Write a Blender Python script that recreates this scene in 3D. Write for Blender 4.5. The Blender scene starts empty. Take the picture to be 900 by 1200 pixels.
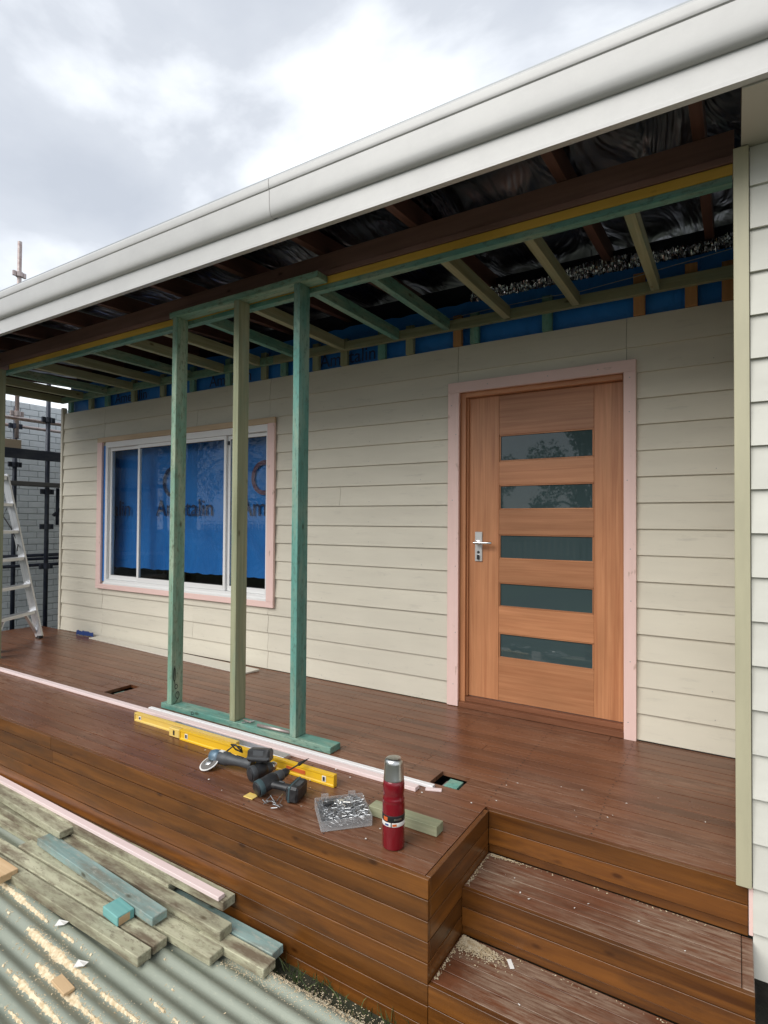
import bpy, bmesh, math, random
from mathutils import Vector, Matrix, Euler
random.seed(7)
S = bpy.context.scene
COL = S.collection

# ------------------------------------------------------------------ camera
def cam_setup():
    yaw, pit, rol, f = 0.5547, 0.0170, 0.0065, 665.62
    F = Vector((-math.sin(yaw)*math.cos(pit), math.cos(yaw)*math.cos(pit), math.sin(pit)))
    R = Vector((math.cos(yaw), math.sin(yaw), 0)); U = R.cross(F)
    R2 = R*math.cos(rol)+U*math.sin(rol); U2 = -R*math.sin(rol)+U*math.cos(rol)
    c = bpy.data.cameras.new('camera'); o = bpy.data.objects.new('camera', c); COL.objects.link(o)
    m = Matrix((R2, U2, -F)).transposed().to_4x4(); m.translation = (0, 0, 1.25)
    o.matrix_world = m
    c.sensor_fit = 'VERTICAL'; c.sensor_height = 24; c.lens = 24*f/1200
    c.clip_start = 0.05; c.clip_end = 500
    S.camera = o
cam_setup()
S.render.engine = 'CYCLES'
S.render.resolution_x, S.render.resolution_y = 768, 1024

# ------------------------------------------------------------------ world + sun
SUN_EL, SUN_AZ = math.radians(40), math.radians(197)      # azimuth clockwise from +Y
w = bpy.data.worlds.new('World'); S.world = w; w.use_nodes = True
nt = w.node_tree; nt.nodes.clear()
def N(t, **k):
    n = nt.nodes.new(t)
    for a, b in k.items(): setattr(n, a, b)
    return n
out = N('ShaderNodeOutputWorld'); bg = N('ShaderNodeBackground'); bg.inputs[1].default_value = 0.1
sky = N('ShaderNodeTexSky', sky_type='NISHITA', sun_disc=False, sun_elevation=SUN_EL, sun_rotation=SUN_AZ)
tc = N('ShaderNodeTexCoord'); mp = N('ShaderNodeMapping'); mp.inputs['Rotation'].default_value = (0, 0, math.radians(6))
mp.inputs['Location'].default_value = (2.74, 2.69, -2.66); mp.inputs['Scale'].default_value = (1.0, 1.0, 1.7)
n1 = N('ShaderNodeTexNoise'); n1.inputs['Scale'].default_value = 2.0; n1.inputs['Detail'].default_value = 7; n1.inputs['Roughness'].default_value = 0.5; n1.inputs['Distortion'].default_value = 0.25
rp = N('ShaderNodeValToRGB')
e = rp.color_ramp.elements
e[0].position = 0.38; e[0].color = (0.265, 0.283, 0.315, 1)
e[1].position = 0.68; e[1].color = (0.62, 0.64, 0.66, 1)
k = e.new(0.50); k.color = (0.315, 0.332, 0.36, 1)
sc = N('ShaderNodeVectorMath', operation='SCALE'); sc.inputs[3].default_value = 10.6
mx = N('ShaderNodeMixRGB'); mx.inputs[0].default_value = 0.93
L = nt.links.new
L(tc.outputs['Generated'], mp.inputs[0]); L(mp.outputs[0], n1.inputs['Vector']); L(n1.outputs[0], rp.inputs[0])
L(rp.outputs[0], sc.inputs[0]); L(sky.outputs[0], mx.inputs[1]); L(sc.outputs[0], mx.inputs[2])
L(mx.outputs[0], bg.inputs[0]); L(bg.outputs[0], out.inputs[0])

sl = bpy.data.lights.new('sun', 'SUN'); sl.energy = 1.35; sl.angle = math.radians(50); sl.color = (1.0, 0.97, 0.92)
so = bpy.data.objects.new('sun', sl); COL.objects.link(so)
d = Vector((math.sin(SUN_AZ)*math.cos(SUN_EL), math.cos(SUN_AZ)*math.cos(SUN_EL), math.sin(SUN_EL)))
so.rotation_euler = (-d).to_track_quat('-Z', 'Y').to_euler(); so.location = d*30
S.view_settings.view_transform = 'Standard'; S.view_settings.look = 'None'
S.view_settings.gamma = 1; S.view_settings.use_curve_mapping = False
S.view_settings.exposure = 1.2

# ------------------------------------------------------------------ materials
MATS = {}
class Mat:
    def __init__(s, name, rough=0.6, metal=0.0, spec=0.5):
        s.m = bpy.data.materials.new(name); s.m.use_nodes = True; s.t = s.m.node_tree
        s.b = s.t.nodes['Principled BSDF']; s.b.inputs['Roughness'].default_value = rough
        s.b.inputs['Metallic'].default_value = metal; s.b.inputs['Specular IOR Level'].default_value = spec
        MATS[name] = s.m
    def n(s, t, **k):
        n = s.t.nodes.new(t)
        for a, b in k.items():
            if a.startswith('i_'): n.inputs[a[2:].replace('_', ' ')].default_value = b
            else: setattr(n, a, b)
        return n
    def l(s, a, b): s.t.links.new(a, b)
    def coords(s, scale, rnd=40, world=False):
        if world: src = s.n('ShaderNodeNewGeometry').outputs['Position']
        else:
            src = s.n('ShaderNodeTexCoord').outputs['Object']
            oi = s.n('ShaderNodeObjectInfo')
            mu = s.n('ShaderNodeMath', operation='MULTIPLY'); mu.inputs[1].default_value = rnd
            s.l(oi.outputs['Random'], mu.inputs[0])
            ad = s.n('ShaderNodeVectorMath', operation='ADD'); s.l(src, ad.inputs[0]); s.l(mu.outputs[0], ad.inputs[1]); src = ad.outputs[0]
        mp = s.n('ShaderNodeMapping'); mp.inputs['Scale'].default_value = scale; s.l(src, mp.inputs[0])
        return mp.outputs[0]
    def noise(s, vec, scale=1, detail=5, rough=0.55, dist=0.0):
        n = s.n('ShaderNodeTexNoise'); n.inputs['Scale'].default_value = scale; n.inputs['Detail'].default_value = detail
        n.inputs['Roughness'].default_value = rough; n.inputs['Distortion'].default_value = dist
        s.l(vec, n.inputs['Vector']); return n.outputs[0]
    def ramp(s, fac, stops):
        r = s.n('ShaderNodeValToRGB'); el = r.color_ramp.elements
        el[0].position, el[0].color = stops[0][0], (*stops[0][1], 1)
        el[1].position, el[1].color = stops[-1][0], (*stops[-1][1], 1)
        for p, c in stops[1:-1]:
            q = el.new(p); q.color = (*c, 1)
        s.l(fac, r.inputs[0]); return r.outputs[0]
    def mask(s, fac, a, b):
        return s.ramp(fac, [(a, (0, 0, 0)), (b, (1, 1, 1))])
    def mix(s, fac, a, b, mode='MIX'):
        m = s.n('ShaderNodeMixRGB', blend_type=mode)
        for i, v in ((0, fac), (1, a), (2, b)):
            if hasattr(v, 'default_value'): s.l(v, m.inputs[i])
            elif i == 0: m.inputs[0].default_value = v
            else: m.inputs[i].default_value = (*v, 1)
        return m.outputs[0]
    def vary(s, col, amt):
        oi = s.n('ShaderNodeObjectInfo')
        r = s.ramp(oi.outputs['Random'], [(0, (1-amt,)*3), (1, (1+amt,)*3)])
        return s.mix(1.0, col, r, 'MULTIPLY')
    def base(s, c): 
        if hasattr(c, 'default_value'): s.l(c, s.b.inputs['Base Color'])
        else: s.b.inputs['Base Color'].default_value = (*c, 1)
    def rough(s, fac, lo, hi):
        r = s.n('ShaderNodeMapRange'); r.inputs[3].default_value = lo; r.inputs[4].default_value = hi
        s.l(fac, r.inputs[0]); s.l(r.outputs[0], s.b.inputs['Roughness'])
    def bump(s, h, st=0.3, dist=0.002):
        b = s.n('ShaderNodeBump'); b.inputs['Strength'].default_value = st; b.inputs['Distance'].default_value = dist
        s.l(h, b.inputs['Height']); s.l(b.outputs[0], s.b.inputs['Normal'])

def wood(name, ca, cb, rough=0.55, var=0.15, stain=None, stain_amt=(0.55, 0.75), knots=True, grain=26, st=0.25, spec=0.4, speck=None):
    m = Mat(name, rough, spec=spec)
    g = m.noise(m.coords((1.1, grain, grain)), 1.0, 7, 0.6, 0.9)
    c = m.ramp(g, [(0.3, ca), (0.72, cb)])
    big = m.noise(m.coords((2.2, 9, 9), 73), 1.0, 3, 0.5)
    c = m.mix(m.mask(big, 0.35, 0.75), c, m.mix(1.0, c, (0.80, 0.80, 0.78), 'MULTIPLY'))
    if stain is not None:
        sn = m.noise(m.coords((3.0, 14, 14), 91), 1.0, 6, 0.65)
        c = m.mix(m.mask(sn, *stain_amt), c, stain)
    if speck is not None:
        pn = m.noise(m.coords((22, 60, 60), 57), 1.0, 6, 0.75)
        c = m.mix(m.mask(pn, 0.52, 0.66), c, speck)
    if knots:
        vo = m.n('ShaderNodeTexVoronoi'); vo.inputs['Scale'].default_value = 1.0
        m.l(m.coords((4.0, 9, 9), 31), vo.inputs['Vector'])
        kn = m.mask(vo.outputs['Distance'], 0.045, 0.11)
        c = m.mix(kn, m.mix(1.0, c, (0.42, 0.36, 0.30), 'MULTIPLY'), c)
    m.base(m.vary(c, var)); m.bump(g, st, 0.0015)
    return m

# painted fibre-cement boards
m = Mat('siding', 0.62, spec=0.35)
c = m.mix(m.mask(m.noise(m.coords((1.2, 6, 6)), 1.4, 6), 0.35, 0.75), (0.66, 0.620, 0.515), (0.60, 0.562, 0.465))
sm = m.noise(m.coords((5, 30, 30), 60), 1.0, 6, 0.7)
c = m.mix(m.mask(sm, 0.58, 0.84), c, (0.48, 0.45, 0.38))
m.base(m.vary(c, 0.035)); m.bump(m.noise(m.coords((6, 50, 50)), 1, 5), 0.12, 0.001)
m = Mat('siding_front', 0.6, spec=0.35)
c = m.mix(m.mask(m.noise(m.coords((2, 6, 6)), 2, 6), 0.35, 0.75), (0.64, 0.63, 0.565), (0.58, 0.57, 0.51))
sm = m.noise(m.coords((9, 12, 12), 60), 1.0, 7, 0.75)
c = m.mix(m.mask(sm, 0.62, 0.80), c, (0.40, 0.39, 0.33))
m.base(m.vary(c, 0.04)); m.bump(m.noise(m.coords((6, 50, 50)), 1, 5), 0.12, 0.001)
m = Mat('corner_trim', 0.45); m.base(m.mix(m.mask(m.noise(m.coords((3, 20, 20)), 1, 4), 0.4, 0.7), (0.46, 0.43, 0.29), (0.41, 0.385, 0.26)))
m = Mat('soffit', 0.7); m.base((0.50, 0.47, 0.40))
# metal roof edge
m = Mat('gutter_paint', 0.32, spec=0.5); m.base(m.mix(m.mask(m.noise(m.coords((3.5, 5, 5)), 1, 7, 0.75), 0.40, 0.72), (0.51, 0.505, 0.485), (0.455, 0.45, 0.435)))
m = Mat('sealant', 0.8); m.base((0.35, 0.34, 0.33))
# timber
wood('deck_top', (0.060, 0.024, 0.013), (0.150, 0.066, 0.036), 0.42, 0.20, knots=False, grain=34)
m = Mat('deck_worn', 0.42, spec=0.42)
g = m.noise(m.coords((1.0, 40, 40)), 1, 7, 0.6, 0.8)
c = m.ramp(g, [(0.28, (0.088, 0.0315, 0.0135)), (0.74, (0.178, 0.068, 0.030))])
c = m.vary(c, 0.20)
w1 = m.noise(m.coords((0.9, 1.5, 1), 0, True), 1.0, 4, 0.55)
w2 = m.noise(m.coords((7, 70, 30), 0, True), 1.0, 6, 0.7)
sm = m.n('ShaderNodeMath', operation='MULTIPLY'); m.l(m.mask(w1, 0.42, 0.62), sm.inputs[0]); m.l(m.mask(w2, 0.42, 0.66), sm.inputs[1])
c = m.mix(sm.outputs[0], c, (0.26, 0.150, 0.098))
m.base(c); m.rough(w1, 0.16, 0.46); m.bump(g, 0.3, 0.0015)
m = Mat('tread_worn', 0.5, spec=0.5)
g = m.noise(m.coords((1.0, 40, 40)), 1, 7, 0.6, 0.8)
c = m.vary(m.ramp(g, [(0.28, (0.078, 0.027, 0.012)), (0.74, (0.170, 0.063, 0.029))]), 0.15)
w1 = m.noise(m.coords((2.2, 3, 2), 0, True), 1.0, 5, 0.6); w2 = m.noise(m.coords((9, 80, 40), 0, True), 1.0, 6, 0.7)
sm = m.n('ShaderNodeMath', operation='MULTIPLY'); m.l(m.mask(w1, 0.36, 0.58), sm.inputs[0]); m.l(m.mask(w2, 0.38, 0.62), sm.inputs[1])
c = m.mix(sm.outputs[0], c, (0.27, 0.185, 0.13)); m.base(c); m.rough(w1, 0.28, 0.6); m.bump(g, 0.3, 0.0015)
wood('deck_cladding', (0.078, 0.0255, 0.0050), (0.205, 0.074, 0.0132), 0.30, 0.30, stain=(0.05, 0.020, 0.007), stain_amt=(0.50, 0.78), grain=20, spec=0.5)
wood('dark_backing', (0.03, 0.02, 0.012), (0.05, 0.035, 0.02), 0.8)
wood('green_stud', (0.120, 0.260, 0.190), (0.255, 0.410, 0.305), 0.6, 0.10, stain=(0.38, 0.41, 0.29), stain_amt=(0.45, 0.75), speck=(0.12, 0.15, 0.10))
wood('teal_timber', (0.085, 0.265, 0.220), (0.190, 0.415, 0.350), 0.6, 0.12, stain=(0.30, 0.38, 0.28), stain_amt=(0.45, 0.75), speck=(0.09, 0.17, 0.14))
wood('olive_timber', (0.25, 0.265, 0.155), (0.43, 0.435, 0.285), 0.62, 0.12, stain=(0.22, 0.31, 0.22), stain_amt=(0.50, 0.8))
wood('orange_timber', (0.42, 0.20, 0.075), (0.58, 0.31, 0.13), 0.6, 0.12)
wood('yellow_timber', (0.76, 0.45, 0.05), (0.90, 0.56, 0.09), 0.55, 0.08)
wood('weathered_timber', (0.36, 0.35, 0.235), (0.56, 0.545, 0.39), 0.8, 0.14, stain=(0.15, 0.115, 0.075), stain_amt=(0.46, 0.64), st=0.6, speck=(0.21, 0.18, 0.125))
wood('weathered_teal', (0.19, 0.30, 0.285), (0.35, 0.465, 0.435), 0.8, 0.10, stain=(0.20, 0.20, 0.16), stain_amt=(0.46, 0.66), st=0.6, speck=(0.34, 0.36, 0.31))
wood('bright_teal', (0.11, 0.34, 0.33), (0.22, 0.47, 0.44), 0.75, 0.06, knots=False)
wood('raw_pine', (0.55, 0.36, 0.19), (0.72, 0.52, 0.31), 0.7, 0.1)
wood('rafter_wood', (0.085, 0.042, 0.033), (0.145, 0.070, 0.054), 0.6, 0.2)
wood('beam_wood', (0.22, 0.120, 0.095), (0.31, 0.172, 0.138), 0.55, 0.1)
wood('door_wood', (0.39, 0.155, 0.068), (0.56, 0.262, 0.125), 0.40, 0.16, knots=False, grain=38, st=0.12)
wood('sill_wood', (0.15, 0.055, 0.025), (0.25, 0.10, 0.05), 0.4, 0.1, knots=False)
m = Mat('pink_primer', 0.55)
c = m.mix(m.mask(m.noise(m.coords((2, 30, 30)), 1, 6, 0.65), 0.4, 0.75), (0.80, 0.575, 0.525), (0.74, 0.53, 0.48))
c = m.mix(m.mask(m.noise(m.coords((9, 20, 20), 77), 1, 3), 0.66, 0.74), c, (0.52, 0.36, 0.30)); m.base(m.vary(c, 0.05))
m = Mat('pale_pink_strip', 0.5); m.base(m.mix(m.mask(m.noise(m.coords((3, 40, 40)), 1, 5), 0.4, 0.7), (0.78, 0.64, 0.62), (0.72, 0.58, 0.56)))
m = Mat('white_strip', 0.45); m.base((0.78, 0.77, 0.77))
wood('primed_pine', (0.60, 0.43, 0.27), (0.70, 0.53, 0.36), 0.6, 0.05)
# plastics and metals
m = Mat('blue_wrap', 0.38, spec=0.5)
wr = m.noise(m.coords((2.2, 2, 1.2)), 2.0, 6, 0.6, 0.8)
m.base(m.mix(m.mask(wr, 0.3, 0.7), (0.016, 0.160, 0.52), (0.026, 0.220, 0.66))); m.bump(wr, 0.6, 0.03)
m = Mat('wrap_print', 0.5); m.base((0.012, 0.025, 0.09))
m = Mat('wrap_print_red', 0.5); m.base((0.16, 0.06, 0.10))
m = Mat('foil', 0.34, 1.0)
wr = m.noise(m.coords((4.5, 1.3, 2)), 1.0, 3, 0.5, 1.2)
m.base(m.mix(m.mask(m.noise(m.coords((0.9, 1.3, 1), 0, True), 1, 3), 0.42, 0.62), (0.05, 0.055, 0.08), (0.26, 0.275, 0.32))); m.bump(wr, 1.0, 0.10)
m = Mat('blackout_foil', 0.3, 0.6); m.base((0.035, 0.04, 0.055))
m = Mat('foil_bright', 0.12, 1.0); m.base((0.72, 0.74, 0.78))
m = Mat('white_aluminium', 0.35); m.base((0.78, 0.78, 0.77))
m = Mat('aluminium', 0.34, 0.9); m.base(m.mix(m.mask(m.noise(m.coords((3, 60, 60)), 1, 5), 0.4, 0.7), (0.72, 0.73, 0.75), (0.58, 0.59, 0.61)))
m = Mat('steel', 0.28, 1.0); m.base((0.62, 0.62, 0.60))
m = Mat('satin_plate', 0.35, 0.45); m.base((0.66, 0.66, 0.65))
m = Mat('zinc', 0.38, 0.85); m.base(m.vary((0.45, 0.46, 0.47), 0.1) if False else (0.42, 0.43, 0.44))
m = Mat('chrome', 0.16, 1.0); m.base((0.75, 0.75, 0.74))
m = Mat('door_glass', 0.02, spec=0.7); m.base((0.046, 0.074, 0.078))
m = Mat('dark_plastic', 0.45); m.base(m.mix(m.mask(m.noise(m.coords((30, 30, 30)), 1, 4), 0.45, 0.75), (0.016, 0.017, 0.019), (0.05, 0.05, 0.052)))
m = Mat('grey_plastic', 0.5); m.base((0.055, 0.06, 0.065))
m = Mat('teal_plastic', 0.4); m.base((0.05, 0.085, 0.095))
m = Mat('blue_grey_metal', 0.4, 0.3); m.base(m.mix(m.mask(m.noise(m.coords((25, 25, 25)), 1, 4), 0.4, 0.7), (0.10, 0.17, 0.23), (0.22, 0.27, 0.31)))
m = Mat('abrasive', 0.8); m.base((0.15, 0.14, 0.13))
m = Mat('white_plastic', 0.45); m.base((0.75, 0.74, 0.71))
m = Mat('level_yellow', 0.33); m.base(m.mix(m.mask(m.noise(m.coords((5, 40, 40)), 1, 6, 0.7), 0.5, 0.75), (0.78, 0.47, 0.02), (0.70, 0.45, 0.06)))
m = Mat('level_dusty', 0.5); m.base(m.mix(m.mask(m.noise(m.coords((5, 40, 40)), 1, 6, 0.7), 0.4, 0.7), (0.74, 0.50, 0.10), (0.68, 0.52, 0.20)))
m = Mat('red_print', 0.4); m.base((0.62, 0.13, 0.03))
m = Mat('vial', 0.15); m.base((0.55, 0.62, 0.18))
m = Mat('red_enamel', 0.22, 0.15); m.base((0.20, 0.004, 0.012)); m.b.inputs['Coat Weight'].default_value = 0.6; m.b.inputs['Coat Roughness'].default_value = 0.1
m = Mat('black_label', 0.4); m.base((0.012, 0.012, 0.014))
m = Mat('ink', 0.7); m.base((0.015, 0.02, 0.02))
m = Mat('navy_steel', 0.5, 0.2); m.base(m.mix(m.mask(m.noise(m.coords((4, 12, 12)), 1, 6), 0.4, 0.7), (0.018, 0.026, 0.048), (0.05, 0.058, 0.075)))
m = Mat('galvanised', 0.45, 0.7); m.base(m.mix(m.mask(m.noise(m.coords((6, 20, 20)), 1, 6), 0.4, 0.7), (0.50, 0.44, 0.42), (0.36, 0.26, 0.24)))
m = Mat('plank_dark', 0.75); m.base(m.mix(m.mask(m.noise(m.coords((2, 30, 30)), 1, 5), 0.4, 0.7), (0.085, 0.09, 0.095), (0.14, 0.14, 0.135)))
m = Mat('plank_pale', 0.8); m.base((0.55, 0.44, 0.31))
m = Mat('painted_brick', 0.75); m.base(m.vary(m.mix(m.mask(m.noise(m.coords((14, 14, 14)), 1, 5), 0.4, 0.75), (0.72, 0.77, 0.79), (0.64, 0.69, 0.71)), 0.06)); m.bump(m.noise(m.coords((60, 60, 60)), 1, 4), 0.3, 0.003)
m = Mat('mortar', 0.9); m.base((0.36, 0.40, 0.42))
m = Mat('roof_steel', 0.5, 0.2); m.base((0.30, 0.32, 0.33))
m = Mat('cable', 0.5); m.base((0.02, 0.02, 0.02))
m = Mat('string', 0.6); m.base((0.40, 0.42, 0.45))
m = Mat('cream_offcut', 0.6); m.base((0.60, 0.565, 0.49))
m = Mat('blue_plastic', 0.4); m.base((0.03, 0.07, 0.24))
m = Mat('sawdust', 0.9); m.base(m.vary(m.ramp(m.noise(m.coords((60, 60, 60), 0, True), 1, 2), [(0.35, (0.52, 0.40, 0.24)), (0.65, (0.72, 0.62, 0.44))]), 0.1))
m = Mat('paper_white', 0.7); m.base((0.8, 0.78, 0.74))
# corrugated iron
m = Mat('corrugated_paint', 0.42, 0.15, spec=0.5)
a = m.noise(m.coords((0.8, 3, 3), 0, True), 2.0, 6, 0.65); b_ = m.noise(m.coords((25, 60, 40), 0, True), 1.0, 5, 0.7)
c = m.mix(m.mask(a, 0.35, 0.7), (0.285, 0.310, 0.250), (0.240, 0.268, 0.215))
c = m.mix(m.mask(b_, 0.58, 0.8), c, (0.40, 0.41, 0.32))
st = m.noise(m.coords((4, 10, 10), 0, True), 2.2, 6, 0.7)
c = m.mix(m.mask(st, 0.66, 0.76), c, (0.16, 0.12, 0.08))
m.base(c); m.rough(a, 0.34, 0.6)
# ground
m = Mat('soil', 0.95)
a = m.noise(m.coords((1, 1, 1), 0, True), 6, 8, 0.7)
c = m.ramp(a, [(0.3, (0.016, 0.013, 0.010)), (0.55, (0.04, 0.033, 0.024)), (0.75, (0.09, 0.075, 0.055))])
far = m.noise(m.coords((1, 1, 1), 0, True), 0.5, 5)
c = m.mix(m.mask(far, 0.45, 0.6), c, (0.055, 0.075, 0.03)); m.base(c); m.bump(a, 0.8, 0.03)
m = Mat('pebble', 0.7); m.base(m.vary(m.ramp(m.noise(m.coords((30, 30, 30), 0, True), 1, 2), [(0.35, (0.07, 0.06, 0.055)), (0.65, (0.30, 0.29, 0.28))]), 0.3))
m = Mat('grass', 0.6); m.base(m.ramp(m.noise(m.coords((20, 20, 20), 0, True), 1, 2), [(0.35, (0.03, 0.06, 0.015)), (0.65, (0.12, 0.15, 0.05))]))
m = Mat('leaf', 0.55); m.base(m.ramp(m.noise(m.coords((3, 3, 3), 0, True), 1, 3), [(0.35, (0.022, 0.045, 0.016)), (0.65, (0.07, 0.10, 0.035))]))
m = Mat('bark', 0.9); m.base(m.ramp(m.noise(m.coords((14, 14, 3)), 1, 5), [(0.35, (0.05, 0.04, 0.03)), (0.65, (0.13, 0.10, 0.075))]))
m = Mat('fence_paint', 0.7); m.base((0.22, 0.23, 0.23))
# window glass: clear sheet with mirror-like surface reflection
m = Mat('window_glass', 0.02)
tr = m.n('ShaderNodeBsdfTransparent'); tr.inputs[0].default_value = (0.86, 0.90, 0.90, 1)
gl = m.n('ShaderNodeBsdfGlossy'); gl.inputs['Roughness'].default_value = 0.02
lw_ = m.n('ShaderNodeLayerWeight'); lw_.inputs[0].default_value = 0.5
pw = m.n('ShaderNodeMath', operation='POWER'); pw.inputs[1].default_value = 4.0; m.l(lw_.outputs['Facing'], pw.inputs[0])
fr = m.n('ShaderNodeMath', operation='MULTIPLY_ADD'); fr.inputs[1].default_value = 0.45; fr.inputs[2].default_value = 0.020; m.l(pw.outputs[0], fr.inputs[0])
ms = m.n('ShaderNodeMixShader'); m.l(fr.outputs[0], ms.inputs[0]); m.l(tr.outputs[0], ms.inputs[1]); m.l(gl.outputs[0], ms.inputs[2])
m.l(ms.outputs[0], m.t.nodes['Material Output'].inputs[0])
m = Mat('clear_plastic', 0.2)
tr = m.n('ShaderNodeBsdfTransparent'); tr.inputs[0].default_value = (0.93, 0.93, 0.93, 1)
pb = m.b; pb.inputs['Base Color'].default_value = (0.75, 0.75, 0.75, 1)
ms = m.n('ShaderNodeMixShader'); ms.inputs[0].default_value = 0.18; m.l(tr.outputs[0], ms.inputs[1]); m.l(pb.outputs[0], ms.inputs[2])
m.l(ms.outputs[0], m.t.nodes['Material Output'].inputs[0])

# ------------------------------------------------------------------ builders
W = {}            # object -> world matrix
def link(name, data, mat=None, parent=None, mw=None):
    o = bpy.data.objects.new(name, data); COL.objects.link(o)
    mw = mw if mw is not None else Matrix.Identity(4)
    if parent is not None:
        o.parent = parent; o.matrix_parent_inverse = W[parent.name].inverted()
    o.matrix_basis = mw
    W[o.name] = mw.copy()
    if mat and data is not None and not data.materials: data.materials.append(MATS[mat])
    return o
def tag(o, label=None, cat=None, group=None, kind=None):
    if label: o['label'] = label
    if cat: o['category'] = cat
    if group: o['group'] = group
    if kind: o['kind'] = kind
    return o
def thing(name, loc, label, cat, group=None):
    o = link(name, None, mw=Matrix.Translation(loc)); o.empty_display_size = 0.1
    return tag(o, label, cat, group)
CACHE = {}
def box_mesh(lx, ly, lz, mat, bev):
    key = (round(lx, 4), round(ly, 4), round(lz, 4), mat, bev)
    if key in CACHE: return CACHE[key]
    bm = bmesh.new(); bmesh.ops.create_cube(bm, size=1.0)
    bmesh.ops.scale(bm, vec=(lx, ly, lz), verts=bm.verts)
    if bev: bmesh.ops.bevel(bm, geom=bm.edges[:], offset=min(bev, 0.3*min(lx, ly, lz)), segments=1, affect='EDGES')
    me = bpy.data.meshes.new('piece'); bm.to_mesh(me); bm.free(); me.materials.append(MATS[mat]); CACHE[key] = me
    return me
ROT = {'X': Matrix.Identity(3), 'Y': Matrix(((0, -1, 0), (1, 0, 0), (0, 0, 1))), 'Z': Matrix(((0, 0, -1), (0, 1, 0), (1, 0, 0)))}
def plank(name, x0, x1, y0, y1, z0, z1, mat, parent=None, axis=None, bev=0.0015, tilt=None):
    dx, dy, dz = abs(x1-x0), abs(y1-y0), abs(z1-z0)
    if axis is None: axis = 'XYZ'[max(range(3), key=lambda i: (dx, dy, dz)[i])]
    dims = {'X': (dx, dy, dz), 'Y': (dy, dx, dz), 'Z': (dz, dy, dx)}[axis]
    me = box_mesh(*dims, mat, bev)
    rot = ROT[axis].to_4x4()
    if tilt: rot = Euler(tilt).to_matrix().to_4x4() @ rot
    mw = Matrix.Translation(((x0+x1)/2, (y0+y1)/2, (z0+z1)/2)) @ rot
    return link(name, me, None, parent, mw)
def beam_between(name, p, q, wy, wz, mat, parent=None, bev=0.0015, up=(0, 0, 1)):
    """timber from p to q, width wy across, wz along 'up'"""
    p, q = Vector(p), Vector(q); x = (q-p).normalized(); u = Vector(up)
    y = u.cross(x).normalized(); z = x.cross(y)
    mw = Matrix((x, y, z)).transposed().to_4x4(); mw.translation = (p+q)/2
    return link(name, box_mesh((q-p).length, wy, wz, mat, bev), None, parent, mw)
def mesh(name, vs, fs, mat, parent=None, mw=None, smooth=False, recalc=True):
    me = bpy.data.meshes.new(name); me.from_pydata([tuple(v) for v in vs], [], fs)
    if recalc:
        bm = bmesh.new(); bm.from_mesh(me); bmesh.ops.recalc_face_normals(bm, faces=bm.faces[:]); bm.to_mesh(me); bm.free()
    if smooth: me.polygons.foreach_set('use_smooth', [True]*len(me.polygons))
    me.materials.append(MATS[mat])
    return link(name, me, None, parent, mw)
def extrude_x(name, prof, x0, x1, mat, parent=None, closed=True, smooth=False):
    """profile [(y,z)] swept along X; object origin at its middle"""
    xm = (x0+x1)/2; n = len(prof); ym = sum(p[0] for p in prof)/n; zm = sum(p[1] for p in prof)/n
    vs = [(x0-xm, y-ym, z-zm) for y, z in prof] + [(x1-xm, y-ym, z-zm) for y, z in prof]
    fs = [(i, (i+1) % n, n+(i+1) % n, n+i) for i in range(n if closed else n-1)]
    if closed: fs += [tuple(range(n))[::-1], tuple(range(n, 2*n))]
    return mesh(name, vs, fs, mat, parent, Matrix.Translation((xm, ym, zm)), smooth)
def lathe_geo(prof, seg=24):
    """profile [(r, x)] around local X"""
    vs, fs = [], []
    for r, x in prof:
        for k in range(seg):
            a = 2*math.pi*k/seg; vs.append((x, r*math.cos(a), r*math.sin(a)))
    for i in range(len(prof)-1):
        for k in range(seg):
            k2 = (k+1) % seg; fs.append((i*seg+k, i*seg+k2, (i+1)*seg+k2, (i+1)*seg+k))
    fs.append(tuple(range(seg))[::-1]); fs.append(tuple((len(prof)-1)*seg+k for k in range(seg)))
    return vs, fs
def frame(origin, x, up):
    x = Vector(x).normalized(); y = Vector(up).cross(x).normalized(); z = x.cross(y)
    mw = Matrix((x, y, z)).transposed().to_4x4(); mw.translation = Vector(origin); return mw
def lathe(name, prof, mat, parent, mw, seg=24, smooth=True):
    vs, fs = lathe_geo(prof, seg)
    o = mesh(name, vs, fs, mat, parent, mw)
    for p in o.data.polygons: p.use_smooth = smooth and len(p.vertices) == 4
    try: o.data.set_sharp_from_angle(angle=math.radians(40))
    except Exception: pass
    return o
def tube_geo(pts, r, seg=8):
    pts = [Vector(p) for p in pts]; vs, fs = [], []
    for i, p in enumerate(pts):
        t = (pts[min(i+1, len(pts)-1)]-pts[max(i-1, 0)]).normalized()
        a = t.cross(Vector((0, 0, 1)))
        if a.length < 1e-3: a = t.cross(Vector((1, 0, 0)))
        a.normalize(); b = t.cross(a)
        for k in range(seg):
            th = 2*math.pi*k/seg; vs.append(p+a*r*math.cos(th)+b*r*math.sin(th))
    for i in range(len(pts)-1):
        for k in range(seg):
            k2 = (k+1) % seg; fs.append((i*seg+k, i*seg+k2, (i+1)*seg+k2, (i+1)*seg+k))
    fs.append(tuple(range(seg))); fs.append(tuple((len(pts)-1)*seg+k for k in range(seg)))
    return vs, fs
def tube(name, pts, r, mat, parent=None, seg=10):
    c = sum((Vector(p) for p in pts), Vector())/len(pts)
    vs, fs = tube_geo([Vector(p)-c for p in pts], r, seg)
    o = mesh(name, vs, fs, mat, parent, Matrix.Translation(c))
    for p in o.data.polygons: p.use_smooth = len(p.vertices) == 4
    return o
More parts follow.
